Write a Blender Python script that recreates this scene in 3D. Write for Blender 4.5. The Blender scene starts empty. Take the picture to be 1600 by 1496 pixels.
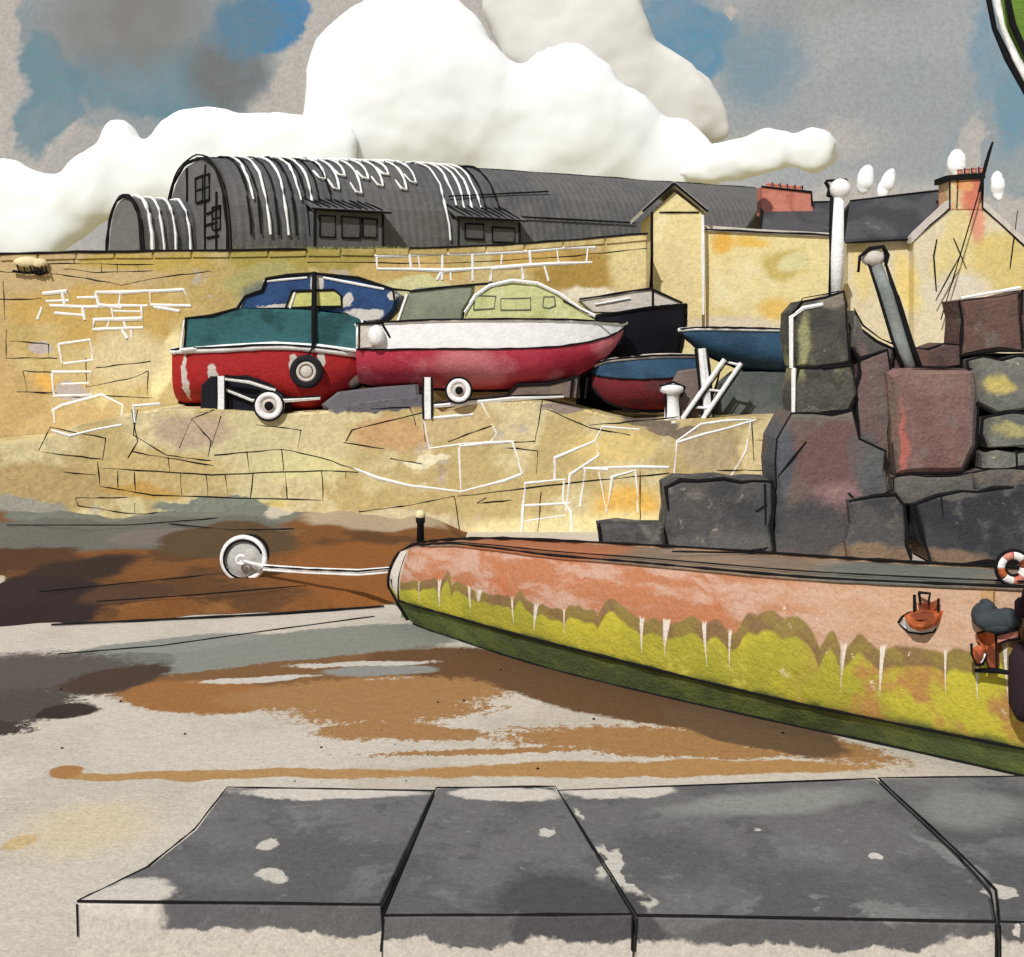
import bpy, math, random
from mathutils import Vector
random.seed(7)
S = bpy.context.scene
COL = S.collection
R = math.radians
# ------------------------------------------------------------------ camera, sky, sun, exposure
F, HZ, EYE = 1900.0, 520.0, 5.0          # focal length and horizon of the photo (px of 1600x1496), eye height
cd = bpy.data.cameras.new('camera'); cam = bpy.data.objects.new('camera', cd); COL.objects.link(cam)
cam.location = (0, 0, EYE); cam.rotation_euler = (R(90), 0, 0)
cd.sensor_fit = 'HORIZONTAL'; cd.sensor_width = 36; cd.lens = 36*F/1600
cd.shift_y = -(748-HZ)/1600; cd.clip_start = 0.1; cd.clip_end = 3000
S.camera = cam
S.view_settings.view_transform = 'Standard'; S.view_settings.look = 'None'
S.view_settings.exposure = 0.0; S.view_settings.gamma = 1.0
SUN_EL, SUN_AZ = 43, 24                   # the sun stands behind the viewer, to the left
sd = bpy.data.lights.new('sun', 'SUN'); sun = bpy.data.objects.new('sun', sd); COL.objects.link(sun)
sd.energy = 3.3; sd.angle = R(0.5); sd.color = (1.0, 0.975, 0.94)
sun.rotation_euler = (R(90-SUN_EL), 0, R(-SUN_AZ)); sun.location = (-10, -20, 30)

def lin(c):
    return tuple(((v/255)/12.92 if v/255 <= 0.04045 else ((v/255+0.055)/1.055)**2.4) for v in c)

def P(px, py, y):                          # a pixel of the photo at a distance -> point
    return Vector(((px-800)/F*y, y, EYE-(py-HZ)/F*y))
def G(px, py, z=0.0):                      # a pixel of the photo on level ground -> point
    y = (EYE-z)*F/(py-HZ)
    return Vector(((px-800)/F*y, y, z))

class NT:
    def __init__(s, nt): s.n = nt.nodes; s.l = nt.links
    def new(s, t, **kw):
        n = s.n.new(t)
        for k, v in kw.items(): setattr(n, k, v)
        return n
    def link(s, a, b): s.l.new(a, b)
    def math(s, op, a, b=None, clamp=False):
        n = s.new('ShaderNodeMath', operation=op, use_clamp=clamp)
        for i, v in enumerate((a, b)):
            if v is None: continue
            if isinstance(v, (int, float)): n.inputs[i].default_value = v
            else: s.link(v, n.inputs[i])
        return n.outputs[0]
    def noise(s, vec, scale, detail=3, rough=0.55, color=False):
        n = s.new('ShaderNodeTexNoise'); n.inputs['Scale'].default_value = scale
        n.inputs['Detail'].default_value = detail; n.inputs['Roughness'].default_value = rough
        s.link(vec, n.inputs['Vector'])
        return n.outputs['Color' if color else 'Fac']
    def ramp(s, v, lo, hi, a=0.0, b=1.0):
        n = s.new('ShaderNodeMapRange', interpolation_type='SMOOTHSTEP')
        s.link(v, n.inputs[0])
        for i, x in zip((1, 2, 3, 4), (lo, hi, a, b)): n.inputs[i].default_value = x
        return n.outputs[0]
    def mix(s, fac, a, b):
        n = s.new('ShaderNodeMix', data_type='RGBA')
        for i, v in ((0, fac), (6, a), (7, b)):
            if isinstance(v, (int, float)): n.inputs[i].default_value = v
            elif isinstance(v, tuple): n.inputs[i].default_value = (*v[:3], 1)
            else: s.link(v, n.inputs[i])
        return n.outputs[2]
    def warp(s, vec, scale, amt, detail=4):
        c = s.noise(vec, scale, detail, 0.6, True)
        a = s.new('ShaderNodeVectorMath', operation='SUBTRACT'); s.link(c, a.inputs[0]); a.inputs[1].default_value = (.5, .5, .5)
        m = s.new('ShaderNodeVectorMath', operation='SCALE'); s.link(a.outputs[0], m.inputs[0]); m.inputs['Scale'].default_value = amt
        d = s.new('ShaderNodeVectorMath', operation='ADD'); s.link(m.outputs[0], d.inputs[0]); s.link(vec, d.inputs[1])
        return d.outputs[0]
    def blob(s, vec, c, r, rot=(0, 0, 0), soft=0.12, box=False, drynoise=None, dry=0.0):
        m = s.new('ShaderNodeMapping', vector_type='TEXTURE')
        s.link(vec, m.inputs[0]); m.inputs[1].default_value = c; m.inputs[2].default_value = rot; m.inputs[3].default_value = r
        if box:
            a = s.new('ShaderNodeVectorMath', operation='ABSOLUTE'); s.link(m.outputs[0], a.inputs[0])
            x = s.new('ShaderNodeSeparateXYZ'); s.link(a.outputs[0], x.inputs[0])
            d = s.math('MAXIMUM', s.math('MAXIMUM', x.outputs[0], x.outputs[1]), x.outputs[2])
        else:
            l = s.new('ShaderNodeVectorMath', operation='LENGTH'); s.link(m.outputs[0], l.inputs[0]); d = l.outputs['Value']
        if drynoise is not None and dry:
            d = s.math('ADD', d, s.math('MULTIPLY', s.math('SUBTRACT', drynoise, 0.45), dry))
        return s.ramp(d, 1+soft, 1-soft)

# sky: broken grey and blue cloud layer in front of a Nishita sky, all by direction
w = bpy.data.worlds.new('World'); S.world = w; w.use_nodes = True
T = NT(w.node_tree); w.node_tree.nodes.clear()
tc = T.new('ShaderNodeTexCoord'); D = tc.outputs['Generated']
sky = T.new('ShaderNodeTexSky', sky_type='NISHITA'); sky.sun_disc = False
sky.sun_elevation = R(SUN_EL); sky.sun_rotation = R(180+SUN_AZ)
skm = T.new('ShaderNodeVectorMath', operation='SCALE'); T.link(sky.outputs[0], skm.inputs[0]); skm.inputs['Scale'].default_value = 0.09
DW = T.warp(T.warp(T.warp(D, 5, 0.07), 16, 0.05), 60, 0.012)
BEIGE, GREY, BLUE = lin((199, 190, 179)), lin((150, 153, 152)), lin((70, 136, 178))
col = T.mix(T.ramp(T.noise(D, 3.0, 4), 0.38, 0.6), BEIGE, GREY)
col = T.mix(T.ramp(T.noise(DW, 2.2, 3), 0.56, 0.66), col, lin((110, 146, 164)))
WASHN = T.noise(DW, 14, 5, .65)
def sky_patch(col, px, py, rx, ry, c, soft=0.2, fac=1.0, rot=0):
    v = Vector(((px-800)/F, 1, (HZ-py)/F)); k = 1/v.length; v = v*k
    az = math.atan2(v.x, v.y)
    m = T.blob(DW, tuple(v), (rx/F*k, 0.6, ry/F*k), (0, R(rot), -az), soft)
    m = T.math('MULTIPLY', m, T.ramp(WASHN, .3, .62, fac*.62, fac))
    return T.mix(m, col, c)
for a in [(800, 260, 1300, 330, BEIGE, .1),
          (235, 70, 215, 150, (*lin((146, 156, 159)),), .06), (70, 140, 50, 95, lin((112, 144, 154)), .1),
          (260, 125, 150, 60, lin((104, 140, 152)), .15), (200, 30, 110, 70, lin((136, 131, 124)), .45),
          (365, 120, 60, 60, lin((116, 115, 110)), .5), (452, 40, 38, 62, lin((72, 134, 176)), .12), (400, 50, 60, 45, lin((92, 132, 155)), .3),
          (785, -6, 28, 16, lin((76, 136, 176)), .1), (-20, 90, 45, 160, BEIGE, .12),
          (1330, 90, 440, 200, lin((172, 175, 174)), .07), (1400, 190, 260, 75, lin((166, 169, 168)), .1), (1560, 240, 70, 120, lin((158, 166, 167)), .1),
          (1085, 65, 70, 50, lin((86, 144, 174)), .2), (1050, 10, 60, 45, lin((116, 152, 172)), .35), (1190, 90, 60, 60, lin((132, 156, 166)), .4),
          (1550, 70, 30, 95, lin((122, 158, 176)), .4), (1590, 170, 26, 60, lin((116, 154, 170)), .4), (1300, 20, 130, 35, lin((168, 166, 162)), .5),
          (1400, 300, 130, 26, BEIGE, .25), (1525, 255, 26, 66, BEIGE, .15), (1140, 20, 9, 14, BEIGE, .2), (1570, 330, 45, 40, BEIGE, .2), (1240, 225, 120, 30, BEIGE, .3)]:
    col = sky_patch(col, *a)
col = T.mix(T.ramp(T.noise(D, 330, 2, 0.75), 0.3, 0.75, 0.0, 0.40), col, lin((134, 132, 128)))
mixs = T.new('ShaderNodeMix', data_type='RGBA'); mixs.inputs[0].default_value = 0.97
T.link(skm.outputs[0], mixs.inputs[6]); T.link(col, mixs.inputs[7])
bg = T.new('ShaderNodeBackground'); bg.inputs[1].default_value = 1.0
T.link(mixs.outputs[2], bg.inputs[0])
wo = T.new('ShaderNodeOutputWorld'); T.link(bg.outputs[0], wo.inputs[0])

# ------------------------------------------------------------------ materials
EW = 0.98        # light reaching walls; albedo = wanted picture colour / EW
def alb(c, e=EW):
    l = lin(c); y = .3*l[0]+.59*l[1]+.11*l[2]
    return tuple(min(0.9, (v*.9+y*.1)/e) for v in l)
def wash(name, base, mottle=(), patches=(), grain=14.0, warp=(1.2, 0.5), rough=0.92, bump=0.32, e=EW, gamt=0.27):
    """water-stained, mottled matte surface; mottle: (colour, scale, lo, hi, strength); patches: dict(c, r, col, ...)"""
    m = bpy.data.materials.new(name); m.use_nodes = True
    t = NT(m.node_tree); b = m.node_tree.nodes['Principled BSDF']
    b.inputs['Roughness'].default_value = rough; b.inputs['Specular IOR Level'].default_value = 0.2
    pos = t.new('ShaderNodeNewGeometry').outputs['Position']
    pw = t.warp(t.warp(pos, warp[0], warp[1]), warp[0]*5, warp[1]*0.22)
    g = t.noise(pos, grain, 2, 0.65)
    g2 = t.noise(pos, grain*0.32, 3, 0.6)
    gd = t.math('ADD', t.math('MULTIPLY', g2, .6), t.math('MULTIPLY', g, .4))
    c = alb(base, e)
    for (mc, sc, lo, hi, st) in mottle:
        c = t.mix(t.ramp(t.noise(pw, sc, 4), lo, hi, 0, st), c, alb(mc, e))
    for p in patches:
        k = t.blob(pw, p['c'], p['r'], p.get('rot', (0, 0, 0)), p.get('soft', .12), p.get('box', False), gd, p.get('dry', .25))
        if p.get('fac', 1) < 1: k = t.math('MULTIPLY', k, p['fac'])
        c = t.mix(k, c, alb(p['col'], e))
    v = t.math('ADD', t.math('MULTIPLY', g, gamt*2), 1-gamt)
    v = t.math('MULTIPLY', v, t.ramp(g2, 0.25, 0.75, 0.93, 1.07))
    s = t.new('ShaderNodeVectorMath', operation='SCALE')
    if isinstance(c, tuple): s.inputs[0].default_value = c
    else: t.link(c, s.inputs[0])
    t.link(v, s.inputs['Scale'])
    t.link(s.outputs[0], b.inputs['Base Color'])
    bn = t.new('ShaderNodeBump'); bn.inputs['Strength'].default_value = bump; bn.inputs['Distance'].default_value = 0.6/grain
    t.link(t.math('ADD', g, t.math('MULTIPLY', g2, 1.5)), bn.inputs['Height']); t.link(bn.outputs[0], b.inputs['Normal'])
    return m
def wp(px, py, rx, ry, y, col, **k):       # a stain on an upright face at distance y
    return dict(c=tuple(P(px, py, y)), r=(rx/F*y, 3.0, ry/F*y), col=col, **k)
def streak(x1, y1, x2, y2, t, col, z=0.0, **k):   # a stain drawn along level ground
    a, b = G(x1, y1, z), G(x2, y2, z); m = (a+b)/2; d = b-a
    cy = (y1+y2)/2
    hw = abs(G(0, cy-t, z).y-G(0, cy+t, z).y)/2*abs(math.cos(math.atan2(d.y, d.x)))
    return dict(c=(m.x, m.y, z), r=(d.length/2, max(hw, .05), 2.0), rot=(0, 0, math.atan2(d.y, d.x)), col=col, **k)

INK = wash('black_ink_paint', (22, 21, 24), grain=20, bump=0)
WHT = wash('white_paint', (250, 249, 247), mottle=[((226, 222, 216), 3, .5, .75, .6)], grain=18, e=.95)
HULLW = wash('fresh_white_gelcoat', (255, 255, 255), grain=18, e=.9, gamt=.06)
PALE = wash('weathered_pale_paint', (205, 196, 186), mottle=[((184, 172, 160), 1.5, .5, .7, .6)], grain=16)

# ------------------------------------------------------------------ mesh helpers
class MB:
    def __init__(s): s.v = []; s.f = []; s.m = []; s.uv = None; s.off = 0
    def face(s, idx, m=0): s.f.append(tuple(idx)); s.m.append(m)
    def add(s, pts):
        i = len(s.v); s.v.extend(Vector(p) for p in pts); return list(range(i, i+len(pts)))
    def rings(s, rings, m=0, closed=True, cap0=True, cap1=True):
        ids = [s.add(r) for r in rings]; n = len(ids[0])
        for a, b in zip(ids, ids[1:]):
            for j in range(n if closed else n-1):
                s.face((a[j], a[(j+1) % n], b[(j+1) % n], b[j]), m)
        if cap0: s.face(ids[0][::-1], m)
        if cap1: s.face(ids[-1], m)
    def tube(s, pts, r, m=0, n=6, jit=0.0, vary=0.25, sub=True):
        pts = [Vector(p) for p in pts]
        if r < .066 and m: r *= .85
        if sub and len(pts) > 1:
            q = []
            for a, b in zip(pts, pts[1:]):
                k = max(1, min(6, int((b-a).length/(r*14))))
                for i in range(k): q.append(a.lerp(b, i/k))
            q.append(pts[-1]); pts = q
        if jit: pts = [p+Vector((random.uniform(-jit, jit), 0, random.uniform(-jit, jit))) for p in pts]
        rs = []
        for i, p in enumerate(pts):
            d = (pts[min(i+1, len(pts)-1)]-pts[max(i-1, 0)])
            if d.length < 1e-6: d = Vector((1, 0, 0))
            d.normalize(); a = d.cross(Vector((0, 0, 1)) if abs(d.z) < .9 else Vector((0, 1, 0))).normalized(); b = d.cross(a)
            rr = r*(1+random.uniform(-vary, vary))
            if (i == 0 or i == len(pts)-1) and vary: rr *= .8
            rs.append([p+(a*math.cos(2*math.pi*k/n)+b*math.sin(2*math.pi*k/n))*rr for k in range(n)])
        s.rings(rs, m)
    def box(s, c, d, m=0):
        x, y, z = c; a, b, e = d[0]/2, d[1]/2, d[2]/2
        s.rings([[(x-a, y-b, h), (x+a, y-b, h), (x+a, y+b, h), (x-a, y+b, h)] for h in (z-e, z+e)], m)
    def ball(s, c, r, m=0, n=14, k=8):
        c = Vector(c); r = (r, r, r) if isinstance(r, (int, float)) else r
        rs = []
        for i in range(k+1):
            t = math.pi*(i+.02)/(k+.04); rs.append([c+Vector((r[0]*math.sin(t)*math.cos(2*math.pi*j/n), r[1]*math.sin(t)*math.sin(2*math.pi*j/n), -r[2]*math.cos(t))) for j in range(n)])
        s.rings(rs, m)
    def lathe(s, c, prof, m=0, n=24, axis='Y'):   # prof: (radius, along axis)
        c = Vector(c); rs = []
        for r, h in prof:
            ring = []
            for j in range(n):
                a = 2*math.pi*j/n; u, v = r*math.cos(a), r*math.sin(a)
                ring.append(c+(Vector((u, h, v)) if axis == 'Y' else Vector((u, v, h)) if axis == 'Z' else Vector((h, u, v))))
            rs.append(ring)
        s.rings(rs, m)
    def torus(s, c, R_, r, m=0, n=28, k=10, axis='Y', a0=0.0, a1=2*math.pi, sq=1.0):
        c = Vector(c); full = abs(a1-a0-2*math.pi) < 1e-3; ids = []
        N = n if full else n+1
        for i in range(N):
            a = a0+(a1-a0)*i/n; ring = []
            for j in range(k):
                b = 2*math.pi*j/k; rad = R_+r*math.cos(b); h = r*math.sin(b)*sq
                ring.append(c+(Vector((rad*math.cos(a), h, rad*math.sin(a))) if axis == 'Y' else Vector((rad*math.cos(a), rad*math.sin(a), h))))
            ids.append(s.add(ring))
        for i in range(N if full else N-1):
            a, b = ids[i], ids[(i+1) % N]
            for j in range(k): s.face((a[j], a[(j+1) % k], b[(j+1) % k], b[j]), m)
        if not full: s.face(ids[0][::-1], m); s.face(ids[-1], m)
    def rprism(s, poly, y0, th, bev=0.06, m=0, rough=0.0, seg=0.5):
        """solid block whose front outline is poly (world x,z pairs), front at y0, rounded front edges"""
        q = []
        for (a, b) in zip(poly, poly[1:]+poly[:1]):
            a, b = Vector(a), Vector(b); k = max(1, int((b-a).length/seg)) if rough else 1
            for i in range(k):
                p = a.lerp(b, i/k)
                if rough: p = p+Vector((random.uniform(-rough, rough), random.uniform(-rough, rough)))
                q.append(p)
        n = len(q); cen = sum(q, Vector((0, 0)))/n
        def ins(p): d = cen-p; return p+d.normalized()*min(bev, d.length*.5)
        ring = lambda f, y: [(f(p).x, y, f(p).y) for p in q]
        idn = lambda p: p
        s.rings([ring(ins, y0), ring(idn, y0+bev), ring(idn, y0+th-bev), ring(ins, y0+th)], m)
        return q
    def build(s, name, mats, parent=None, smooth=False, kind=None):
        me = bpy.data.meshes.new(name)
        loc = parent['_loc'] if parent is not None and '_loc' in parent else None
        off = Vector(loc) if loc is not None else Vector((0, 0, 0))
        me.from_pydata([tuple(p-off) for p in s.v], [], s.f)
        for mt in (mats if isinstance(mats, (list, tuple)) else [mats]): me.materials.append(mt)
        for i, p in enumerate(me.polygons):
            p.material_index = s.m[i]; p.use_smooth = smooth and len(p.vertices) <= 4
        if s.uv:
            ul = me.uv_layers.new(name='UVMap')
            for lp in me.loops: ul.data[lp.index].uv = s.uv[lp.vertex_index] if lp.vertex_index < len(s.uv) else (0, 3)
        me.validate(); me.update()
        import bmesh
        bm = bmesh.new(); bm.from_mesh(me); bmesh.ops.recalc_face_normals(bm, faces=bm.faces); bm.to_mesh(me); bm.free()
        o = bpy.data.objects.new(name, me); COL.objects.link(o)
        if parent is not None:
            o.parent = parent
            if loc is not None: o['_loc'] = tuple(loc)
        if kind: o['kind'] = kind
        return o
def thing(name, label, cat, loc, group=None):
    o = bpy.data.objects.new(name, None); COL.objects.link(o); o.location = loc; o.empty_display_size = .3
    o['_loc'] = tuple(loc); o['label'] = label; o['category'] = cat
    if group: o['group'] = group
    return o
def single(mb, name, label, cat, mats, loc, group=None, smooth=False):   # a thing that is one mesh
    class L(dict): pass
    me = mb.build(name, mats, None, smooth)
    off = Vector(loc); me.data.transform(__import__('mathutils').Matrix.Translation(-off)); me.location = loc
    me['label'] = label; me['category'] = cat
    if group: me['group'] = group
    return me
def xz(pts, y): return [(P(a, b, y).x, P(a, b, y).z) for a, b in pts]
def pl(pts, y): return [P(a, b, y) for a, b in pts]

# ------------------------------------------------------------------ harbour bed and mud bank
DB, BR, OC, GG = (62, 50, 46), (114, 80, 50), (176, 130, 76), (144, 147, 138)
EG = 1.17
bed_m = wash('wet_sand_and_mud', (217, 208, 195), mottle=[((200, 190, 176), .5, .45, .65, .7)], e=EG, grain=22, warp=(0.9, 0.5), bump=.3, gamt=.34, patches=[
    streak(200, 1048, 720, 982, 34, GG, soft=.05), streak(105, 1026, 420, 992, 15, (150, 153, 146), soft=.1), streak(130, 1040, 270, 1030, 18, (124, 128, 122), soft=.1), 
    streak(150, 1084, 800, 1018, 24, (136, 96, 54), soft=.06, dry=.4), streak(560, 1030, 900, 1050, 26, BR, soft=.1),
    streak(640, 1015, 1000, 1085, 34, BR, soft=.1),
    streak(190, 1080, 450, 1096, 28, (168, 112, 54), soft=.08, dry=.5), streak(330, 1094, 820, 1074, 28, OC, soft=.1, dry=1.4), streak(430, 1118, 780, 1104, 22, OC, dry=2.0),
    streak(480, 1146, 700, 1138, 16, OC, dry=1.4), streak(560, 1145, 780, 1150, 10, OC, dry=2.4), streak(760, 1150, 1240, 1160, 24, OC, dry=1.8),
    streak(980, 1105, 1420, 1195, 26, OC, soft=.12, dry=1.2), streak(900, 1172, 1300, 1178, 11, OC, dry=1.8), streak(560, 1180, 1000, 1170, 6, OC, dry=2.6),
    streak(80, 1214, 700, 1206, 8, (190, 146, 88), soft=.08, dry=.1), streak(600, 1207, 1380, 1196, 13, (188, 142, 82), soft=.1, dry=.3), streak(82, 1200, 120, 1216, 12, (180, 128, 70), soft=.1),
    streak(-200, 1066, 230, 1046, 40, (98, 90, 86), soft=.2, dry=.9), streak(90, 1085, 260, 1040, 30, (80, 62, 52), soft=.15, dry=.5), streak(-150, 1110, 130, 1100, 34, (88, 80, 74), dry=1.1),
    streak(70, 1122, 140, 1098, 26, (60, 48, 44), dry=.4), streak(-150, 1135, 60, 1138, 14, (72, 62, 56), dry=1.6),
    streak(500, 1052, 690, 1044, 9, (150, 152, 148), dry=.5), streak(300, 1066, 500, 1056, 5, (216, 210, 202), dry=1.2), streak(450, 1040, 690, 1033, 5, (214, 208, 200), dry=1.6),
    streak(780, 1045, 1180, 1125, 44, (112, 80, 52), soft=.06), streak(1040, 1105, 1330, 1182, 34, (112, 86, 60), soft=.08),
    streak(40, 1290, 230, 1300, 45, (226, 208, 170), soft=.5, fac=.8), streak(0, 1318, 45, 1318, 14, (216, 184, 122), soft=.3, fac=.8)])
b = MB()
xs = [-600, -60, -20, 20, 60, 600]; ys = [-60, 0, 10, 20, 40, 120, 900]
ids = [[b.add([(x, y, 0)])[0] for x in xs] for y in ys]
for i in range(len(ys)-1):
    for j in range(len(xs)-1): b.face((ids[i][j], ids[i][j+1], ids[i+1][j+1], ids[i+1][j]))
for pts in ([(90, 1023), (250, 1010), (420, 986), (585, 964)],):
    b.tube([G(x, y)+Vector((0, 0, .005)) for x, y in pts], .018, 1)
for i in range(20):                        # small dark pebbles lying about
    x, y = random.uniform(0, 1600), random.uniform(1040, 1225)
    p = G(x, y); b.ball(p, random.uniform(.010, .024), 1, 6, 4)
bed = b.build('harbour_bed', [bed_m, INK], kind='structure')

bank_m = wash('brown_mud_and_weed', (132, 82, 34), e=1.12, grain=16, warp=(.7, .8), gamt=.34, mottle=[((98, 64, 34), .5, .47, .55, .9), ((150, 102, 50), .8, .6, .68, .6)], patches=[
    streak(20, 800, 470, 812, 20, (126, 130, 120), z=.45, soft=.06), streak(-100, 830, 460, 828, 22, (112, 112, 104), z=.45, soft=.08), streak(-200, 798, 60, 792, 20, (150, 148, 138), z=.45),
    streak(160, 838, 340, 832, 12, (128, 118, 112), z=.45, soft=.1), streak(240, 850, 470, 838, 24, (96, 74, 48), z=.4, soft=.1),
    streak(-60, 880, 130, 860, 22, (92, 58, 34), z=.35), streak(50, 912, 190, 868, 52, (58, 42, 36), z=.3, soft=.25), streak(-90, 925, 120, 905, 22, (70, 48, 36), z=.3, soft=.15), streak(-80, 948, 170, 928, 40, (52, 38, 38), z=.2, soft=.12),
    streak(130, 925, 280, 915, 14, (88, 60, 42), z=.3, soft=.2), streak(470, 808, 700, 805, 16, (186, 166, 138), z=.45), streak(420, 800, 460, 800, 14, (214, 204, 188), z=.45),
    streak(440, 890, 700, 880, 40, (150, 90, 30), z=.3), streak(-80, 905, 10, 903, 10, (205, 190, 170), z=.3, soft=.05), streak(-90, 980, 40, 972, 10, (92, 80, 82), z=.15)])
b = MB()
def bank_front(x):
    px = 800+x/21.5*F
    return G(0, 982-(px)*0.058 if px < 640 else 945).y+.12*math.sin(x*2.1)+.06*math.sin(x*5.3)
NX, NY = 90, 26; ids = []
for j in range(NX+1):
    x = -24+28.5*j/NX; yf = bank_front(x); row = []
    for i in range(NY+1):
        t = (i/NY)**1.5; y = yf+t*(30.6-yf)
        e = min(1, (y-yf)/.55); e = e*e*(3-2*e)
        z = .004+e*.16+t*.34+e*.03*math.sin(x*1.7+y*2.3)*(1-t)+t*t*(.10*math.sin(x*.9+1)+.06*math.sin(x*2.7)+.03*math.sin(x*7.1))
        q_ = min(1, max(0, (x+2.4)/1.4)); q_ = q_*q_*(3-2*q_); z = z*(1-q_)-.02*q_
        row.append((x, y, z))
    ids.append(b.add(row))
for a, c in zip(ids, ids[1:]):
    for i in range(NY): b.face((a[i], a[i+1], c[i+1], c[i]))
for pts in ([(80, 979), (250, 971), (430, 962), (600, 950)], ):
    b.tube([G(x, y)+Vector((0, 0, .03)) for x, y in pts], .026, 1)
for pts in ([(60, 925), (260, 905), (430, 888)], [(150, 940), (300, 930), (480, 915)]):
    b.tube([G(x, y, .27) for x, y in pts], .014, 1)
for pts in ([(10, 822), (200, 822), (330, 812), (450, 803)], [(265, 820), (360, 830), (460, 828)]):
    b.tube([G(x, y, .46)+Vector((0, 0, .02)) for x, y in pts], .02, 1)
b.build('mud_bank', [bank_m, INK], kind='structure', smooth=True)

# raised land behind the wall
land_m = wash('rough_grass_land', (150, 140, 84), mottle=[((186, 168, 128), .4, .45, .6, .8)], grain=8)
b = MB()
b.rings([[(-300, 34.9, z), (3.6, 34.9, z), (3.6, 43.2, z), (300, 43.2, z), (300, 260, z), (-300, 260, z)] for z in (0.02, 6.95)])
b.build('raised_ground', land_m, kind='structure')

# ------------------------------------------------------------------ the long harbour wall
WY = 34.0
OCH, YEL, OLV = (204, 178, 126), (222, 204, 144), (178, 158, 84)
wall_m = wash('ochre_sandstone', (202, 180, 122), grain=10, warp=(.55, .9), gamt=.34, mottle=[((186, 160, 92), .35, .47, .55, .9), ((226, 208, 150), .5, .58, .66, .75), ((188, 176, 162), .7, .62, .66, .85), ((170, 148, 82), .9, .64, .69, .6)], patches=[
    wp(60, 430, 200, 40, WY, (196, 170, 120)), wp(220, 410, 110, 14, WY, (190, 164, 76), soft=.15), wp(480, 405, 130, 22, WY, (172, 154, 70)), wp(640, 425, 90, 22, WY, (206, 172, 100)), wp(150, 480, 150, 30, WY, (198, 164, 84), soft=.3), wp(180, 520, 90, 28, WY, (196, 164, 86), soft=.3),
    wp(900, 425, 70, 36, WY, (172, 138, 60), soft=.25), wp(930, 465, 50, 16, WY, (232, 222, 196), soft=.3), wp(985, 410, 34, 50, WY, (220, 200, 140), soft=.3), wp(830, 405, 60, 18, WY, (198, 160, 82)),
    wp(410, 440, 60, 34, WY, (176, 166, 100)), wp(405, 455, 24, 20, WY, (120, 126, 110), soft=.4), wp(650, 445, 60, 18, WY, (214, 208, 150)), wp(258, 570, 18, 60, WY, (238, 226, 168), soft=.2, rot=(0, R(12), 0)), wp(200, 560, 60, 40, WY, (214, 198, 152), soft=.4),
    wp(60, 600, 26, 14, WY, (226, 172, 74), soft=.5), wp(70, 545, 18, 12, WY, (190, 176, 172)), wp(20, 680, 60, 100, WY, (190, 160, 104)), wp(120, 690, 100, 60, WY, (200, 172, 116)), wp(110, 610, 25, 15, WY, (186, 172, 168)), wp(5, 560, 20, 90, WY, (196, 166, 110), soft=.3)])
quay_m = None
top = [(-400, 404), (-60, 402), (120, 398), (300, 396), (480, 394), (640, 392), (760, 388), (880, 380), (1012, 369)]
b = MB()
poly = xz(top, WY)+[(P(1012, 0, WY).x, -.05), (P(-400, 0, WY).x, -.05)]
b.rprism(poly, WY, .8, .05)
cop = [(p.x, p.z) for p in pl(top, WY)]
for (x0, z0), (x1, z1) in zip(cop, cop[1:]):   # weathered coping stones
    n = max(1, int((x1-x0)/.9))
    for i in range(n):
        a, c = x0+(x1-x0)*i/n+.015, x0+(x1-x0)*(i+1)/n-.015
        za, zc = z0+(z1-z0)*i/n, z0+(z1-z0)*(i+1)/n
        j = random.uniform(-.015, .015)
        b.rprism([(a, za-.12+j), (c, zc-.12-j), (c, zc+.06-j), (a, za+.06+j)], WY-.05, .9, .03)
LY = WY+.012
whites = [[(68, 458), (105, 455), (108, 471), (72, 472)], [(98, 455), (102, 478)], [(78, 478), (140, 479)], [(85, 490), (130, 492)], [(128, 478), (133, 500)], [(150, 457), (156, 478), (190, 480)], [(150, 457), (235, 455)], [(188, 457), (186, 480)],
          [(235, 455), (288, 452), (298, 478), (236, 477), (233, 456)], [(140, 479), (232, 478)], [(174, 480), (178, 499), (222, 498), (222, 480)], [(146, 500), (222, 498), (224, 512), (145, 515), (147, 500)], [(170, 500), (168, 512)], [(194, 500), (196, 514)], [(190, 514), (198, 530)],
          [(92, 538), (140, 532), (146, 562)], [(92, 538), (98, 568)], [(82, 582), (143, 580), (142, 618), (84, 618), (82, 582)], [(100, 632), (160, 618), (192, 634), (190, 662)],
          [(120, 466), (150, 466)], [(205, 515), (206, 530)], [(96, 600), (140, 598)], [(100, 568), (146, 562)], [(86, 660), (84, 640), (100, 632)], [(60, 500), (66, 480)], [(240, 480), (280, 486)], [(176, 486), (220, 486)],
          [(585, 400), (760, 396), (930, 386)], [(590, 420), (700, 422), (860, 413), (925, 411)], [(588, 400), (589, 420)], [(640, 398), (642, 420)], [(652, 398), (656, 420)], [(692, 397), (690, 438)], [(738, 396), (740, 440)], [(785, 394), (784, 414)], [(828, 391), (830, 412)], [(870, 388), (873, 413), (900, 412)], [(918, 386), (916, 410)],
          [(766, 440), (768, 420), (815, 416), (818, 436)], [(705, 422), (704, 440)], [(850, 413), (858, 440)], [(690, 422), (682, 438)]]
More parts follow.
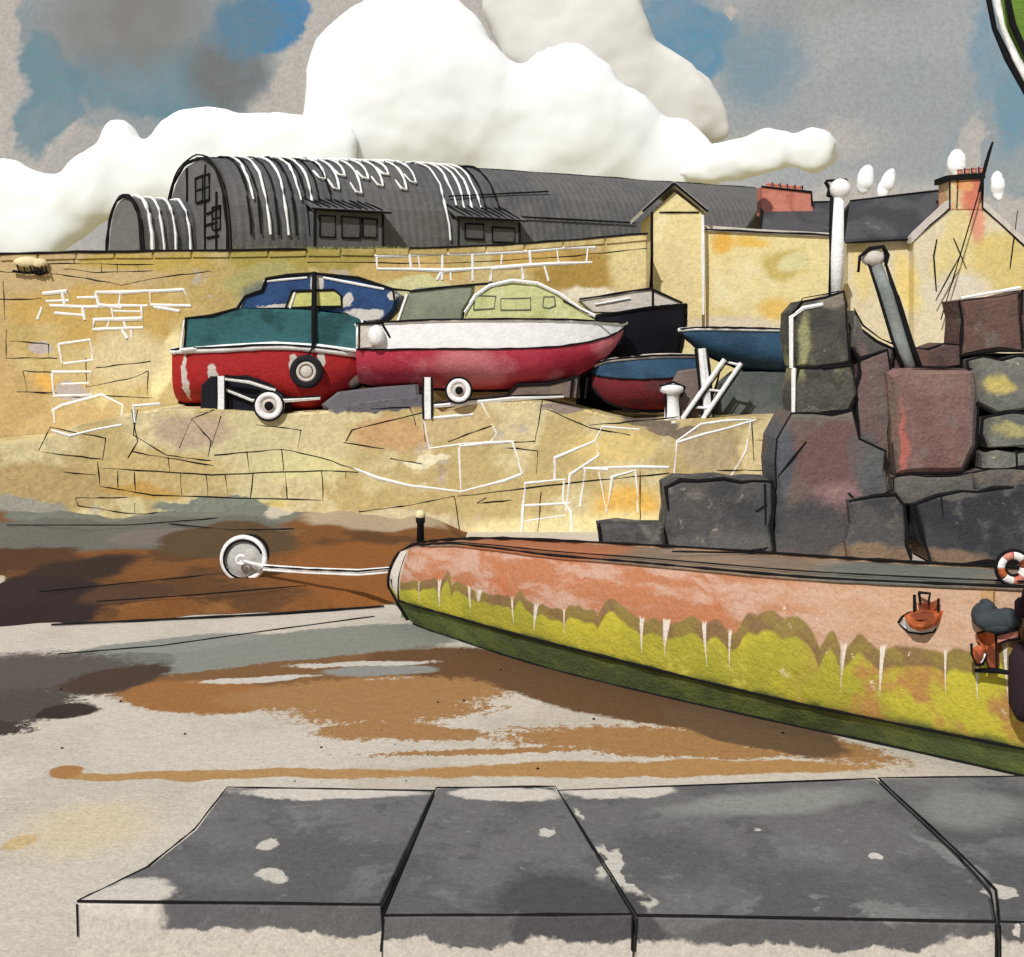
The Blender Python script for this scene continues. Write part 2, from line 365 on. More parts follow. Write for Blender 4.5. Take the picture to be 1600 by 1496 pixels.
inks = [[(0, 425), (70, 426), (140, 436), (190, 446), (260, 432), (330, 424)], [(75, 412), (240, 414)], [(100, 420), (150, 426), (240, 424)], [(115, 400), (117, 412)], [(158, 412), (159, 426)], [(183, 414), (184, 427)], [(215, 413), (216, 425)], [(5, 440), (8, 500)], [(0, 468), (66, 467)], [(10, 515), (10, 560), (90, 560)], [(16, 533), (76, 538), (76, 560)],
        [(36, 580), (42, 612), (130, 622)], [(36, 580), (82, 582)], [(26, 612), (90, 614)], [(150, 575), (235, 565)], [(135, 605), (210, 590), (232, 580)], [(232, 580), (230, 618)], [(480, 410), (700, 412), (880, 402), (1010, 388)], [(150, 618), (240, 622)], [(135, 560), (135, 605)]]
for L in whites: b.tube(pl(L, LY), .062, 1, jit=.022, vary=.35)
for L in inks: b.tube(pl(L, WY+.004), .017, 2, jit=.012, vary=.5)
b.tube([p+Vector((0, -.06, .07)) for p in pl(top[:5], WY)], .045, 2, jit=.012)
b.tube([p+Vector((0, -.06, .07)) for p in pl(top[5:], WY)], .035, 2, jit=.012)
single(b, 'harbour_wall', 'long ochre sandstone harbour wall with patches of white pointing, behind the boats', 'wall', [wall_m, WHT, INK], (0, WY+.4, 0))

# ------------------------------------------------------------------ quay in front of the wall
QY = 30.5
quay_m = wash('yellow_quay_stone', (214, 198, 148), grain=11, warp=(.55, .9), gamt=.34, mottle=[((194, 170, 108), .4, .48, .56, .85), ((230, 216, 164), .5, .56, .64, .75), ((196, 182, 166), .7, .62, .67, .85), ((176, 146, 88), .9, .65, .69, .55)], patches=[
    wp(430, 690, 130, 50, QY, (214, 200, 150), soft=.3), wp(470, 730, 80, 24, QY, (222, 212, 150), soft=.4), wp(610, 680, 60, 24, QY, (204, 164, 110), soft=.3), wp(720, 660, 60, 30, QY, (206, 182, 128)), wp(980, 790, 50, 34, QY, (232, 184, 78), soft=.4), wp(960, 830, 120, 30, QY, (240, 222, 156), soft=.3),
    wp(1110, 700, 50, 36, QY, (190, 168, 128), soft=.3), wp(960, 700, 60, 24, QY, (226, 200, 124), soft=.4), wp(1015, 660, 44, 9, QY, (126, 112, 96), soft=.12), wp(1050, 672, 46, 8, QY, (134, 118, 100), soft=.12), wp(840, 840, 160, 30, QY, (236, 220, 164), soft=.3), wp(880, 640, 40, 10, QY, (150, 134, 122)),
    wp(560, 820, 160, 20, QY, (214, 198, 160)), wp(240, 740, 120, 34, QY, (204, 178, 116), soft=.3), wp(80, 760, 100, 40, QY, (188, 160, 104), soft=.2), wp(300, 675, 60, 30, QY, (192, 168, 140), soft=.3), wp(30, 800, 80, 24, QY, (160, 156, 144)), wp(220, 768, 60, 10, QY, (200, 158, 74), soft=.3), wp(390, 790, 60, 8, QY, (206, 186, 96), soft=.3), wp(1190, 720, 30, 60, QY, (230, 208, 150)),
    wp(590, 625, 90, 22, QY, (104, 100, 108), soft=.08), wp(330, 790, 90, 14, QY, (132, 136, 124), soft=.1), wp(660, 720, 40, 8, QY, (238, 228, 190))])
qtop = [(-300, 720), (60, 690), (120, 664), (200, 648), (260, 640), (340, 640), (440, 648), (520, 642), (560, 628), (660, 618), (690, 645), (760, 628), (850, 628), (905, 640), (1000, 660), (1060, 656), (1240, 652)]
QZ = P(0, 650, QY).z
b = MB()
poly = [(x, z) for x, z in xz(qtop, QY)]
b.rprism(poly+[(P(1240, 0, QY).x, -.05), (P(-300, 0, QY).x, -.05)], QY, 3.45, .07)
LY = QY+.012
whites = [[(663, 655), (672, 700), (766, 690), (775, 678), (752, 630)], [(664, 655), (740, 648)], [(718, 700), (719, 765)], [(718, 697), (800, 690), (815, 740)], [(553, 733), (590, 748), (640, 760), (720, 768), (790, 752), (815, 740)], [(866, 752), (868, 716), (930, 690), (940, 668), (1000, 672)], [(885, 800), (890, 742), (935, 712), (932, 690)],
          [(815, 840), (820, 755), (885, 750)], [(820, 790), (890, 786)], [(822, 815), (885, 806)], [(882, 752), (878, 780), (892, 800), (894, 840)], [(905, 792), (915, 733), (950, 733)], [(935, 738), (948, 800), (957, 745), (992, 734), (996, 800)], [(910, 731), (1045, 730)], [(1052, 744), (1058, 690), (1095, 662), (1174, 655), (1166, 705), (1140, 745)], [(1058, 692), (1180, 657)],
          [(82, 672), (110, 680), (190, 664)], [(208, 632), (210, 660)], [(208, 634), (250, 632)]]
inks = [[(540, 690), (550, 672), (660, 645)], [(538, 692), (600, 702)], [(847, 625), (836, 692)], [(775, 692), (835, 690)], [(855, 640), (920, 668), (985, 680)], [(920, 665), (1060, 652)], [(152, 722), (156, 760), (240, 774), (505, 782)], [(158, 732), (330, 742), (500, 736), (560, 738)], [(185, 735), (184, 762)], [(210, 738), (212, 770)], [(282, 740), (284, 774)], [(322, 742), (325, 776)], [(352, 740), (356, 776)], [(395, 740), (392, 778)], [(446, 738), (448, 780)], [(503, 735), (505, 782)], [(540, 738), (540, 748)],
        [(205, 706), (262, 716), (334, 728)], [(334, 712), (440, 702), (505, 716), (560, 736)], [(262, 714), (266, 738)], [(440, 702), (444, 736)], [(386, 706), (390, 740)], [(610, 716), (660, 726)], [(580, 640), (640, 636), (650, 664)], [(400, 664), (470, 672), (466, 700)], [(790, 700), (840, 704), (838, 740)], [(100, 738), (150, 742)],
        [(118, 778), (122, 790), (210, 804), (275, 800)], [(118, 778), (200, 778)], [(210, 786), (210, 804)], [(560, 800), (640, 790), (710, 776), (718, 828)], [(715, 776), (880, 756), (1045, 740)], [(760, 778), (745, 786), (800, 782)], [(1000, 735), (1000, 820)], [(1175, 655), (1178, 720)], [(1180, 688), (1240, 688)], [(1120, 735), (1210, 735)], [(60, 705), (78, 668), (165, 685), (160, 720)], [(62, 706), (158, 718)], [(205, 640), (215, 690), (200, 715)], [(215, 640), (208, 680), (260, 712), (330, 720)], [(280, 700), (300, 655), (335, 640)], [(330, 700), (345, 650)], [(300, 655), (330, 690), (325, 715)], [(845, 770), (840, 840)], [(660, 615), (664, 690)], [(700, 690), (770, 665)]]
for L in whites: b.tube(pl(L, LY), .048, 1, jit=.02, vary=.35)
for L in inks: b.tube(pl(L, QY+.004), .018, 2, jit=.012, vary=.5)
for i in range(50):                         # lichen crust and chips on the top edge
    x = random.uniform(200, 1235)
    k = max(j for j in range(len(qtop)-1) if qtop[j][0] <= x); t = (x-qtop[k][0])/(qtop[k+1][0]-qtop[k][0])
    y = qtop[k][1]+t*(qtop[k+1][1]-qtop[k][1])
    p = P(x, y, QY); b.ball(p+Vector((0, .1, -.05)), (random.uniform(.06, .2), .12, random.uniform(.04, .09)), 0, 8, 5)
single(b, 'stone_quay', 'low yellow stone quay with outlined blocks, carrying the laid up boats', 'quay', [quay_m, WHT, INK], (0, QY+1.7, 0))
def qz(px):                                  # height of the quay top under a column of the photo
    for (a, za), (c, zc) in zip(qtop, qtop[1:]):
        if a <= px <= c: return P(0, za+(zc-za)*(px-a)/(c-a), QY).z
    return QZ

# two cream stones on the wall at the far left
lich = wash('cream_lichen_stone', (228, 214, 164), mottle=[((200, 176, 120), 3, .5, .7, .8)], grain=20)
for (px, py, rx, ry, lab) in ((42, 410, 22, 9, 'larger cream rounded stone on a dark ledge at the left end of the wall'), (62, 412, 13, 8, 'smaller cream stone beside a bigger one at the left end of the wall')):
    t = thing('lichen_stone', lab, 'stone', P(px, 428, WY-.12), 'cream stones by the wall top')
    b = MB(); b.ball(P(px, py, WY-.12), (rx/F*WY, .14, ry/F*WY)); b.build('boulder', lich, t, True)
    b = MB()
    b.tube(pl([(px-rx, py+14), (px, py+17), (px+rx, py+13)], WY-.12), .05, 0)
    for k in range(4): b.tube(pl([(px-rx*.7+k*rx*.45, py+4), (px-rx*.7+k*rx*.45+3, py+15)], WY-.2), .03, 0)
    b.build('ledge', INK, t)

# grass fringe on the wall head
gm = wash('dry_olive_grass', (150, 142, 66), mottle=[((120, 118, 60), 6, .4, .6, .8)], grain=20)
b = MB()
for i in range(360):
    px = random.gauss(540, 80); p = P(px, 389, WY+.45); p.z = P(px, 393, WY).z+.03
    h = random.uniform(.05, .17); a = random.uniform(-.14, .14); d = Vector((random.uniform(-.02, .02), random.uniform(-.3, .3), 0)); q = p+d
    i0 = b.add([q+Vector((-.022, 0, 0)), q+Vector((.022, 0, 0)), q+Vector((a, random.uniform(-.1, .1), h))]); b.face(i0)
o = b.build('wall_grass', gm); o['kind'] = 'stuff'; o['label'] = 'dry olive grass tufts growing along the top of the harbour wall'; o['category'] = 'grass'

# ------------------------------------------------------------------ barrel sheds behind the wall
SLATE = wash('dark_corrugated_iron', (104, 102, 102), grain=9, warp=(.5, .7), mottle=[((88, 88, 92), .3, .45, .6, .8), ((122, 118, 114), .6, .55, .7, .6), ((92, 92, 80), .4, .6, .7, .5)], rough=.75)
HUTEND = wash('grey_boarded_end', (116, 112, 112), grain=9, mottle=[((100, 98, 100), .5, .5, .6, .6)])
GLASS = wash('dusty_dark_glass', (92, 90, 90), grain=9, rough=.35)
class Hut:
    def __init__(s, A, th, W, hf, z0, L):
        s.A = Vector((A[0], A[1], 0)); s.d = Vector((math.cos(th), math.sin(th), 0)); s.u = Vector((math.sin(th), -math.cos(th), 0)); s.W, s.h, s.z0, s.L = W, hf, z0, L
    def p(s, k, t, o=0.0):                   # k along, t 0..pi over the vault (0 = near side)
        c, q = math.cos(t), math.sin(t)
        w = s.W/2+o; H = s.h(k)+o
        x = w*math.copysign(abs(c)**.82, c); z = H*max(q, 0)**.72
        return s.A+s.d*k+s.u*x+Vector((0, 0, s.z0+z))
    def atpx(s, px, t=1.57):
        lo, hi = 0, s.L
        for _ in range(40):
            m = (lo+hi)/2; q = s.p(m, t)
            if 800+q.x/q.y*F < px: lo = m
            else: hi = m
        return lo
def vault(h, k0, k1, n=24, m=14, corr=0.0):
    b = MB(); rows = []
    K = max(2, int((k1-k0)/.16)) if corr else n
    for i in range(K+1):
        k = k0+(k1-k0)*i/K; o = corr*(.5+.5*math.cos(i*math.pi)) if corr else 0
        rows.append(b.add([h.p(k, math.pi*j/m, o) for j in range(m+1)]))
    for a, c in zip(rows, rows[1:]):
        for j in range(m): b.face((a[j], a[j+1], c[j+1], c[j]))
    b.face(rows[0]); b.face(rows[-1][::-1])
    return b
# big shed
h = Hut((-11.7, 45.0), R(32), 7.6, lambda k: 4.39+.41*min(1, k/7.7)+.22*max(0, (k-7.7)/20), 7.0, 27.9)
big = thing('barrel_shed', 'long dark barrel roofed shed with white ribs behind the harbour wall', 'shed', (h.A.x+h.d.x*13, h.A.y+h.d.y*13, 6.95))
b = vault(h, .12, h.L, corr=.02)
b.build('roof', SLATE, big)
b = MB()
pr = [h.p(-.05, math.pi*j/20, -.1) for j in range(21)]
b.rings([pr, [q+h.d*.12 for q in pr]])
for t0 in (.0, ): pass
b.tube([h.p(-.08, math.pi*j/24, .0) for j in range(25)], .065, 1, jit=.02)
b.tube([h.p(-.1, .25+2.5*j/16, .07)+Vector((0, 0, .05)) for j in range(17)], .04, 1, jit=.03)
b.build('end_wall', [HUTEND, INK], big)
def endp(u, z): return h.A+h.u*u-h.d*.09+Vector((0, 0, h.z0+z))
def endu(px):                                # offset on the end wall that shows at a column
    lo, hi = -5.0, 5.0
    for _ in range(40):
        m = (lo+hi)/2; q = endp(m, 0)
        if 800+q.x/q.y*F < px: lo = m
        else: hi = m
    return lo
def endz(u, py): q = endp(u, 0); return EYE-(py-HZ)/F*q.y-h.z0
for (nm, x0, x1, y0, y1) in (('loft_window', 306, 327, 279, 318), ('window', 276, 297, 336, 372), ('window', 332, 344, 325, 360)):
    u0, u1 = endu(x0), endu(x1); b = MB(); z0, z1 = endz(u0, y1), endz(u0, y0); w_ = b
    f = [endp(u0, z0), endp(u1, z0), endp(u1, z1), endp(u0, z1)]
    b.tube(f+[f[0]], .045, 0, jit=.01); b.tube([(f[0]+f[1])/2, (f[2]+f[3])/2], .035, 0); b.tube([(f[0]+f[3])/2, (f[1]+f[2])/2], .035, 0)
    wn = b.build(nm, INK, big)
    b = MB(); b.rings([[q+h.d*.05 for q in f], [q+h.d*.01 for q in f]]); b.build('pane', GLASS, wn)
b = MB()
for px in (292, 320, 338):
    u = endu(px); b.tube([endp(u, .2), endp(u, endz(u, 262 if px == 292 else 258 if px == 320 else 300))], .05, 0, jit=.02)
for L in ([(270, 342), (298, 338)], [(270, 372), (300, 368)], [(322, 335), (343, 325)], [(320, 352), (340, 348)], [(322, 372), (342, 368)]):
    b.tube([endp(endu(x), endz(endu(x), y)) for x, y in L], .04, 0)
b.tube([endp(endu(292), .25), endp(endu(338), .25)], .04, 0)
b.build('timber_frame', INK, big)
# ribs: white and dark hoops
for i, px in enumerate((352, 372, 400, 424, 441, 640, 655, 668, 680, 692)):
    k = h.atpx(px-8); b = MB()
    b.tube([h.p(k+.02*math.sin(j), 1.75-(1.55 if i % 3 else 1.25)*j/14, .09) for j in range(15)], .045, 0, jit=.02, vary=.35)
    b.build('hoop', WHT, big)
for i, px in enumerate((462, 478, 494, 510, 528, 546, 562, 580, 598)):
    k = h.atpx(px-6); b = MB()
    e_ = (.72, .86, .66, .9, .7, .8, .62, .84, .74)[i]
    b.tube([h.p(k-.16*math.cos(j*.5), 1.5-e_*.35+e_*.35*math.cos(j*.5), .09) for j in range(4)]+[h.p(k+.05+.16*math.sin(math.pi*(j-2)/12), 1.5-e_*j/12, .09) for j in range(3, 13)]+[h.p(k-.02-.06*j, 1.5-e_+.015*j*j, .09) for j in range(1, 4)], .045, 0, vary=.35)
    b.build('hoop', WHT, big)
for px in (345, 360, 386, 412, 432, 452, 470, 700, 720):
    k = h.atpx(px-8); b = MB()
    b.tube([h.p(k, 1.7-1.5*j/14, .075) for j in range(15)], .04, 0, jit=.02, vary=.4); b.build('hoop', INK, big)
b = MB(); b.tube([h.p(k*h.L/30, 1.57, .08) for k in range(31)], .05, 0, jit=.02); b.build('ridge_line', INK, big)
# lean-to dormers on the near side
def face_at(px, py, off):                    # a point standing just clear of the vault's near side
    k = h.atpx(px, .5); q = h.p(k, .45)+h.u*off
    return k
def leanto(x0, x1, ytop, yeave, ybot, wins, eave_over=8):
    k0, k1 = h.atpx(x0, .35), h.atpx(x1, .35)
    base = lambda k, z, o=0: h.A+h.d*k+h.u*(h.W/2+.35+o)+Vector((0, 0, z))
    yc = base((k0+k1)/2, 0).y
    zt, ze, zb = [EYE-(v-HZ)/F*yc for v in (ytop, yeave, ybot)]
    zb = 6.95
    lt = MB()
    lt.rings([[base(k0, z), base(k1, z), base(k1, z, -1.6), base(k0, z, -1.6)] for z in (zb, ze)])
    for a, c in ((k0, k0), (k1, k1)): lt.tube([base(a, zb, .02), base(a, ze, .02)], .05, 1)
    lo = lt.build('lean_to', [SLATE, INK], big)
    rf = MB(); ov = eave_over/F*yc
    rf.rings([[base(k0-ov, ze+.0, .25), base(k1+ov, ze, .25), base(k1+ov*.4, zt, -1.0), base(k0-ov*.4, zt, -1.0)], [base(k0-ov, ze+.07, .25), base(k1+ov, ze+.07, .25), base(k1+ov*.4, zt+.07, -1.0), base(k0-ov*.4, zt+.07, -1.0)]])
    rf.tube([base(k0-ov, ze+.03, .27), base(k1+ov, ze+.03, .27)], .05, 1, jit=.02)
    n = max(4, int((k1-k0)/.28))
    for i in range(n):
        k = k0+(k1-k0)*i/n; rf.tube([base(k-.1, zt+.1, -.95), base(k+.22, ze+.12, .2)], .035, 1, jit=.03)
    rf.build('lean_to_roof', [SLATE, INK], lo)
    for (a, c, y0, y1) in wins:
        ka, kc = h.atpx(a, .35), h.atpx(c, .35); z0, z1 = EYE-(y1-HZ)/F*yc, EYE-(y0-HZ)/F*yc
        b = MB(); f = [base(ka, z0, .03), base(kc, z0, .03), base(kc, z1, .03), base(ka, z1, .03)]
        b.tube(f+[f[0]], .045, 0, jit=.012); b.rings([f, [q-h.u*.06 for q in f]], 1); b.build('window', [INK, GLASS], lo)
leanto(482, 588, 312, 332, 388, [(490, 514, 340, 372), (524, 552, 340, 372), (556, 578, 341, 370)])
leanto(705, 800, 322, 345, 384, [(716, 744, 352, 375), (758, 792, 355, 378)])
b = MB()
k0, k1 = h.atpx(560, .3), h.atpx(1000, .3)
b.tube([h.p(h.atpx(700, .6), .6, .1), h.p(h.atpx(855, .75), .75, .1)], .04, 0); b.tube([h.p(h.atpx(800, .42), .42, .1), h.p(h.atpx(990, .42), .42, .1)], .04, 0)
b.build('gutter_line', INK, big)
# small shed
h2 = Hut((P(196, 0, 44).x, 44), R(46), 2.5, lambda k: 2.9, 7.0, 3.6)
sm = thing('barrel_shed', 'small rounded shed with white hoops at the left of the long shed', 'shed', (h2.A.x+1.2, h2.A.y+1, 6.95))
vault(h2, .1, h2.L, corr=.03).build('roof', SLATE, sm)
b = MB(); pr = [h2.p(-.02, math.pi*j/16, -.06) for j in range(17)]; b.rings([pr, [q+h2.d*.1 for q in pr]])
for o_ in (.0, .06): b.tube([h2.p(-.06, math.pi*j/18, o_) for j in range(19)], .05, 1, jit=.02)
b.build('end_wall', [HUTEND, INK], sm)
for i, k in enumerate((.35, .8, 1.3, 1.9)):
    b = MB(); b.tube([h2.p(k, 1.65-1.55*j/10, .07) for j in range(11)], .07 if i == 0 else .05, 0, jit=.02); b.build('hoop', WHT, sm)
# pale mound left of the small shed
b = MB()
rows = []
for i in range(13):
    x = -13.0+ -3.2+3.6*i/12; t = i/12; H = 1.05*math.sin(min(1, t*1.25)*math.pi/2)**1.2*(1 if t < .95 else .9)
    rows.append(b.add([(x, 43.6, 6.9), (x, 43.7, 6.9+H*.8), (x, 44.1, 6.95+H), (x, 44.6, 6.95+H*.7), (x, 45, 6.9)]))
for a, c in zip(rows, rows[1:]):
    for j in range(4): b.face((a[j], a[j+1], c[j+1], c[j]))
b.face(rows[0]); b.face(rows[-1])
b.tube([b.v[r[1]]+Vector((0, -.05, .05)) for r in rows], .05, 1, jit=.03)
single(b, 'turf_store', 'low pale sloping roofed store against the small shed', 'shed', [PALE, INK], (-14.4, 44.3, 6.9))

# ------------------------------------------------------------------ houses on the right
TY = 35.2
cream = wash('cream_yellow_harl', (232, 214, 150), grain=12, warp=(.6, .7), mottle=[((220, 196, 124), .4, .5, .66, .8), ((238, 226, 180), .6, .55, .7, .7)], patches=[
    wp(1128, 378, 18, 16, TY, (232, 178, 62), soft=.4), wp(1175, 376, 30, 10, TY, (236, 192, 80), soft=.4), wp(1230, 410, 34, 24, TY, (204, 180, 96), soft=.35), wp(1245, 408, 22, 16, TY, (222, 212, 150), soft=.3), wp(1215, 480, 24, 18, TY, (234, 192, 90), soft=.5), wp(1150, 512, 80, 16, TY, (222, 206, 176), soft=.3), wp(1060, 430, 34, 60, TY, (228, 208, 150), soft=.4)])
tw = thing('gable_house', 'narrow cream house with steep gable and white corner pipe', 'house', (P(1060, 0, TY).x, TY+1.5, 0))
b = MB(); ap = (1054, 300)
b.rprism(xz([(1020, 332), ap, (1097, 332)], TY)+[(P(1097, 0, TY).x, -.02), (P(1020, 0, TY).x, -.02)], TY, 3.2, .02)
b.tube(pl([(1019, 332), (1018, 500)], TY-.02), .05, 1, jit=.015); b.tube(pl([(1030, 332), (1092, 332)], TY-.02), .03, 1)
b.build('wall', [cream, INK], tw)
b = MB()
for (a, c) in (((1004, 334), (1053, 290)), ((1053, 290), (1106, 334))):
    A_, C_ = P(*a, TY-.18), P(*c, TY-.18); up = Vector((0, 0, .13)); bk = Vector((0, 3.6, 0))
    b.rings([[A_, C_, C_+up, A_+up], [A_+bk, C_+bk, C_+bk+up, A_+bk+up]], 0)
    b.tube([A_+Vector((0, -.02, .06)), C_+Vector((0, -.02, .06))], .065, 1, jit=.015)
b.build('roof', [PALE, INK], tw)
b = MB(); b.tube(pl([(1098, 336), (1099, 420), (1099, 492)], TY-.1), .055, 0, vary=.15); b.build('downpipe', WHT, tw)

b = MB()                                     # yellow yard wall
yt = [(1098, 360), (1180, 364), (1316, 370)]
b.rprism(xz(yt, TY+.3)+[(P(1316, 0, TY).x, -.02), (P(1098, 0, TY).x, -.02)], TY+.3, .6, .04)
b.rprism(xz([(1097, 352), (1180, 358), (1317, 365), (1317, 371), (1180, 365), (1097, 361)], TY+.24), TY+.22, .75, .02, 2)
b.tube([p+Vector((0, -.02, .03)) for p in pl(yt, TY+.24)], .035, 1, jit=.012)
single(b, 'yard_wall', 'cream yellow garden wall to the right of the narrow gable house', 'wall', [cream, INK, PALE], (P(1240, 0, TY).x, TY+.6, 0))

brick = wash('red_brick', (206, 128, 106), grain=16, mottle=[((186, 104, 88), 1.6, .5, .65, .8)], patches=[wp(1208, 316, 18, 14, 39.0, (110, 66, 60), soft=.1)])
slate2 = wash('blue_black_slate', (78, 78, 82), grain=14, warp=(.8, .6), mottle=[((58, 58, 64), .8, .45, .6, .8), ((112, 112, 114), .9, .62, .7, .8)], rough=.7)
def pots(mb, xs_, y, z0, hh, r, m=0):
    for x in xs_: mb.lathe((x, y, z0), [(r*.8, 0), (r, .03), (r*.85, hh*.8), (r*1.05, hh*.85), (r*1.05, hh), (r*.6, hh)], m, 10, 'Z')
CY = 39.0
ct = thing('cottage', 'slate roofed cottage with wide red brick chimney behind the yellow wall', 'cottage', (P(1245, 0, CY).x, CY+2, 6.95))
b = MB(); b.rprism(xz([(1192, 362), (1300, 364)], CY+.3)+[(P(1300, 0, CY).x, -.02), (P(1192, 0, CY).x, -.02)], CY+.3, 3.4, .02); b.build('wall', cream, ct)
b = MB(); A_, B_, C_, D_ = P(1188, 366, CY), P(1306, 368, CY), P(1306, 322, CY+1.9), P(1190, 324, CY+1.9); E_, F_ = P(1306, 368, CY), P(1188, 366, CY); E_.y = F_.y = CY+3.9
b.rings([[A_, B_, C_, D_], [q+Vector((0, 0, .12)) for q in (A_, B_, C_, D_)]]); b.rings([[D_, C_, E_, F_], [q+Vector((0, 0, .12)) for q in (D_, C_, E_, F_)]])
b.tube([A_+Vector((0, -.04, .06)), B_+Vector((0, -.04, .06))], .035, 1); b.tube([D_+Vector((0, 0, .14)), C_+Vector((0, 0, .14))], .04, 1); b.tube([D_+Vector((0, -.1, .1)), A_+Vector((0, -.04, .1))], .06, 1)
b.build('roof', [slate2, INK], ct)
b = MB(); b.rprism(xz([(1190, 292), (1268, 300), (1270, 335), (1190, 335)], CY+1.4), CY+1.3, .9, .02, 0)
f = pl([(1190, 292), (1268, 300), (1269, 322)], CY+1.28); b.tube(f, .05, 1, jit=.01)
ch = b.build('chimney', [brick, INK], ct)
for i in range(5):
    b = MB(); q = P(1202+i*11.5, 297+i*1.2, CY+1.7); pots(b, [q.x], q.y, q.z-.12, .34, .1); b.tube([q+Vector((.1, -.1, -.05)), q+Vector((.1, -.1, .24))], .03, 1); b.build('chimney_pot', [brick, INK], ch)

HY = 36.6                                     # house with the tall gable
harl = wash('pale_harl', (222, 208, 172), grain=12, warp=(.6, .7), mottle=[((226, 210, 150), .5, .54, .66, .7)], patches=[wp(1540, 410, 60, 44, HY, (218, 196, 106), soft=.3), wp(1570, 430, 50, 60, HY, (214, 192, 116), soft=.3), wp(1490, 410, 30, 60, HY, (224, 206, 136), soft=.3), wp(1415, 440, 16, 50, HY+.6, (228, 206, 132), soft=.3, rot=(0, R(-14), 0)), wp(1345, 420, 16, 50, HY+.6, (226, 206, 140), soft=.3), wp(1500, 370, 26, 50, HY, (222, 204, 140), soft=.3), wp(1530, 340, 12, 40, HY, (222, 152, 122), soft=.4), wp(1500, 455, 50, 30, HY, (220, 208, 186), soft=.4)])
hs = thing('cottage', 'pale cottage with tall gable chimney and dark slate roof, at the right', 'cottage', (P(1480, 0, HY).x, HY+2, 0))
b = MB()
b.rprism(xz([(1428, 376), (1484, 324), (1536, 324), (1640, 420)], HY)+[(P(1640, 0, HY).x, -.02), (P(1428, 0, HY).x, -.02)], HY, 4.4, .02)
b.tube(pl([(1424, 378), (1484, 326)], HY-.03), .045, 1, jit=.015); b.tube(pl([(1536, 325), (1590, 374), (1640, 420)], HY-.03), .045, 1, jit=.015)
b.tube(pl([(1464, 374), (1459, 400), (1463, 455)], HY-.02), .03, 1); b.tube(pl([(1590, 330), (1578, 420)], HY-.02), .02, 1); b.tube(pl([(1490, 372), (1510, 420)], HY-.02), .02, 1)
b.build('gable_wall', [harl, INK], hs)
b = MB(); b.rprism(xz([(1325, 376), (1430, 376)], HY+.5)+[(P(1430, 0, HY).x, -.02), (P(1325, 0, HY+.5).x, -.02)], HY+.5, 3.4, .02); b.build('wall', harl, hs)
b = MB(); A_, B_, C_, D_ = P(1320, 380, HY+.3), P(1428, 374, HY+.3), P(1486, 303, HY+2.0), P(1328, 321, HY+2.2); E_, F_ = B_.copy(), A_.copy(); E_.y = F_.y = HY+4
b.rings([[A_, B_, C_, D_], [q+Vector((0, 0, .12)) for q in (A_, B_, C_, D_)]]); b.rings([[D_, C_, E_, F_], [q+Vector((0, 0, .12)) for q in (D_, C_, E_, F_)]])
b.tube([A_+Vector((0, -.04, .0)), B_+Vector((0, -.04, .0))], .045, 1); b.tube([D_+Vector((0, 0, .14)), C_+Vector((0, 0, .14))], .045, 1)
b.build('roof', [slate2, INK], hs)
b = MB()                                     # skews (pale verge stones)
for a, c in (((1424, 380), (1486, 322)), ((1534, 322), (1642, 420))):
    A_, C_ = P(*a, HY-.06), P(*c, HY-.06); up = Vector((0, 0, .2)); bk = Vector((0, .5, 0)); b.rings([[A_, C_, C_+up, A_+up], [A_+bk, C_+bk, C_+bk+up, A_+bk+up]])
b.build('verge', PALE, hs)
b = MB(); cb = wash('orange_stained_chimney', (224, 204, 150), grain=14, mottle=[((226, 150, 112), 1.3, .45, .6, .7)], patches=[wp(1520, 300, 20, 40, HY, (216, 122, 96), soft=.4), wp(1505, 290, 14, 12, HY, (228, 158, 96), soft=.2)])
b.rprism(xz([(1484, 278), (1536, 274), (1536, 328), (1484, 328)], HY), HY-.03, 1.0, .02); b.rprism(xz([(1480, 274), (1540, 270), (1540, 279), (1480, 283)], HY-.1), HY-.1, 1.15, .02, 1)
b.tube(pl([(1484, 280), (1484, 326)], HY-.06), .045, 1); b.tube(pl([(1536, 276), (1535, 326)], HY-.06), .04, 1); b.tube(pl([(1497, 282), (1495, 326)], HY-.06), .025, 1)
ch = b.build('chimney', [cb, INK], hs)
for i in range(4):
    b = MB(); q = P(1500+i*11, 272-i, HY+.4); pots(b, [q.x], q.y, q.z-.03, .16, .09); b.tube([q+Vector((.1, -.1, -.02)), q+Vector((.1, -.1, .16))], .028, 1); b.build('chimney_pot', [brick, INK], ch)
b = MB(); q = [P(1551, 222, HY-.3), P(1545, 240, HY-.3), P(1530, 300, HY-.3), P(1500, 400, HY-.3), P(1470, 500, HY-.3)]
b.tube(q[:3], .045, 0, jit=.01); b.tube(q[1:], .02, 0)
b.tube(pl([(1540, 250), (1527, 310), (1500, 400), (1462, 470)], HY-.3), .02, 0)
b.build('aerial_cable', INK, hs)

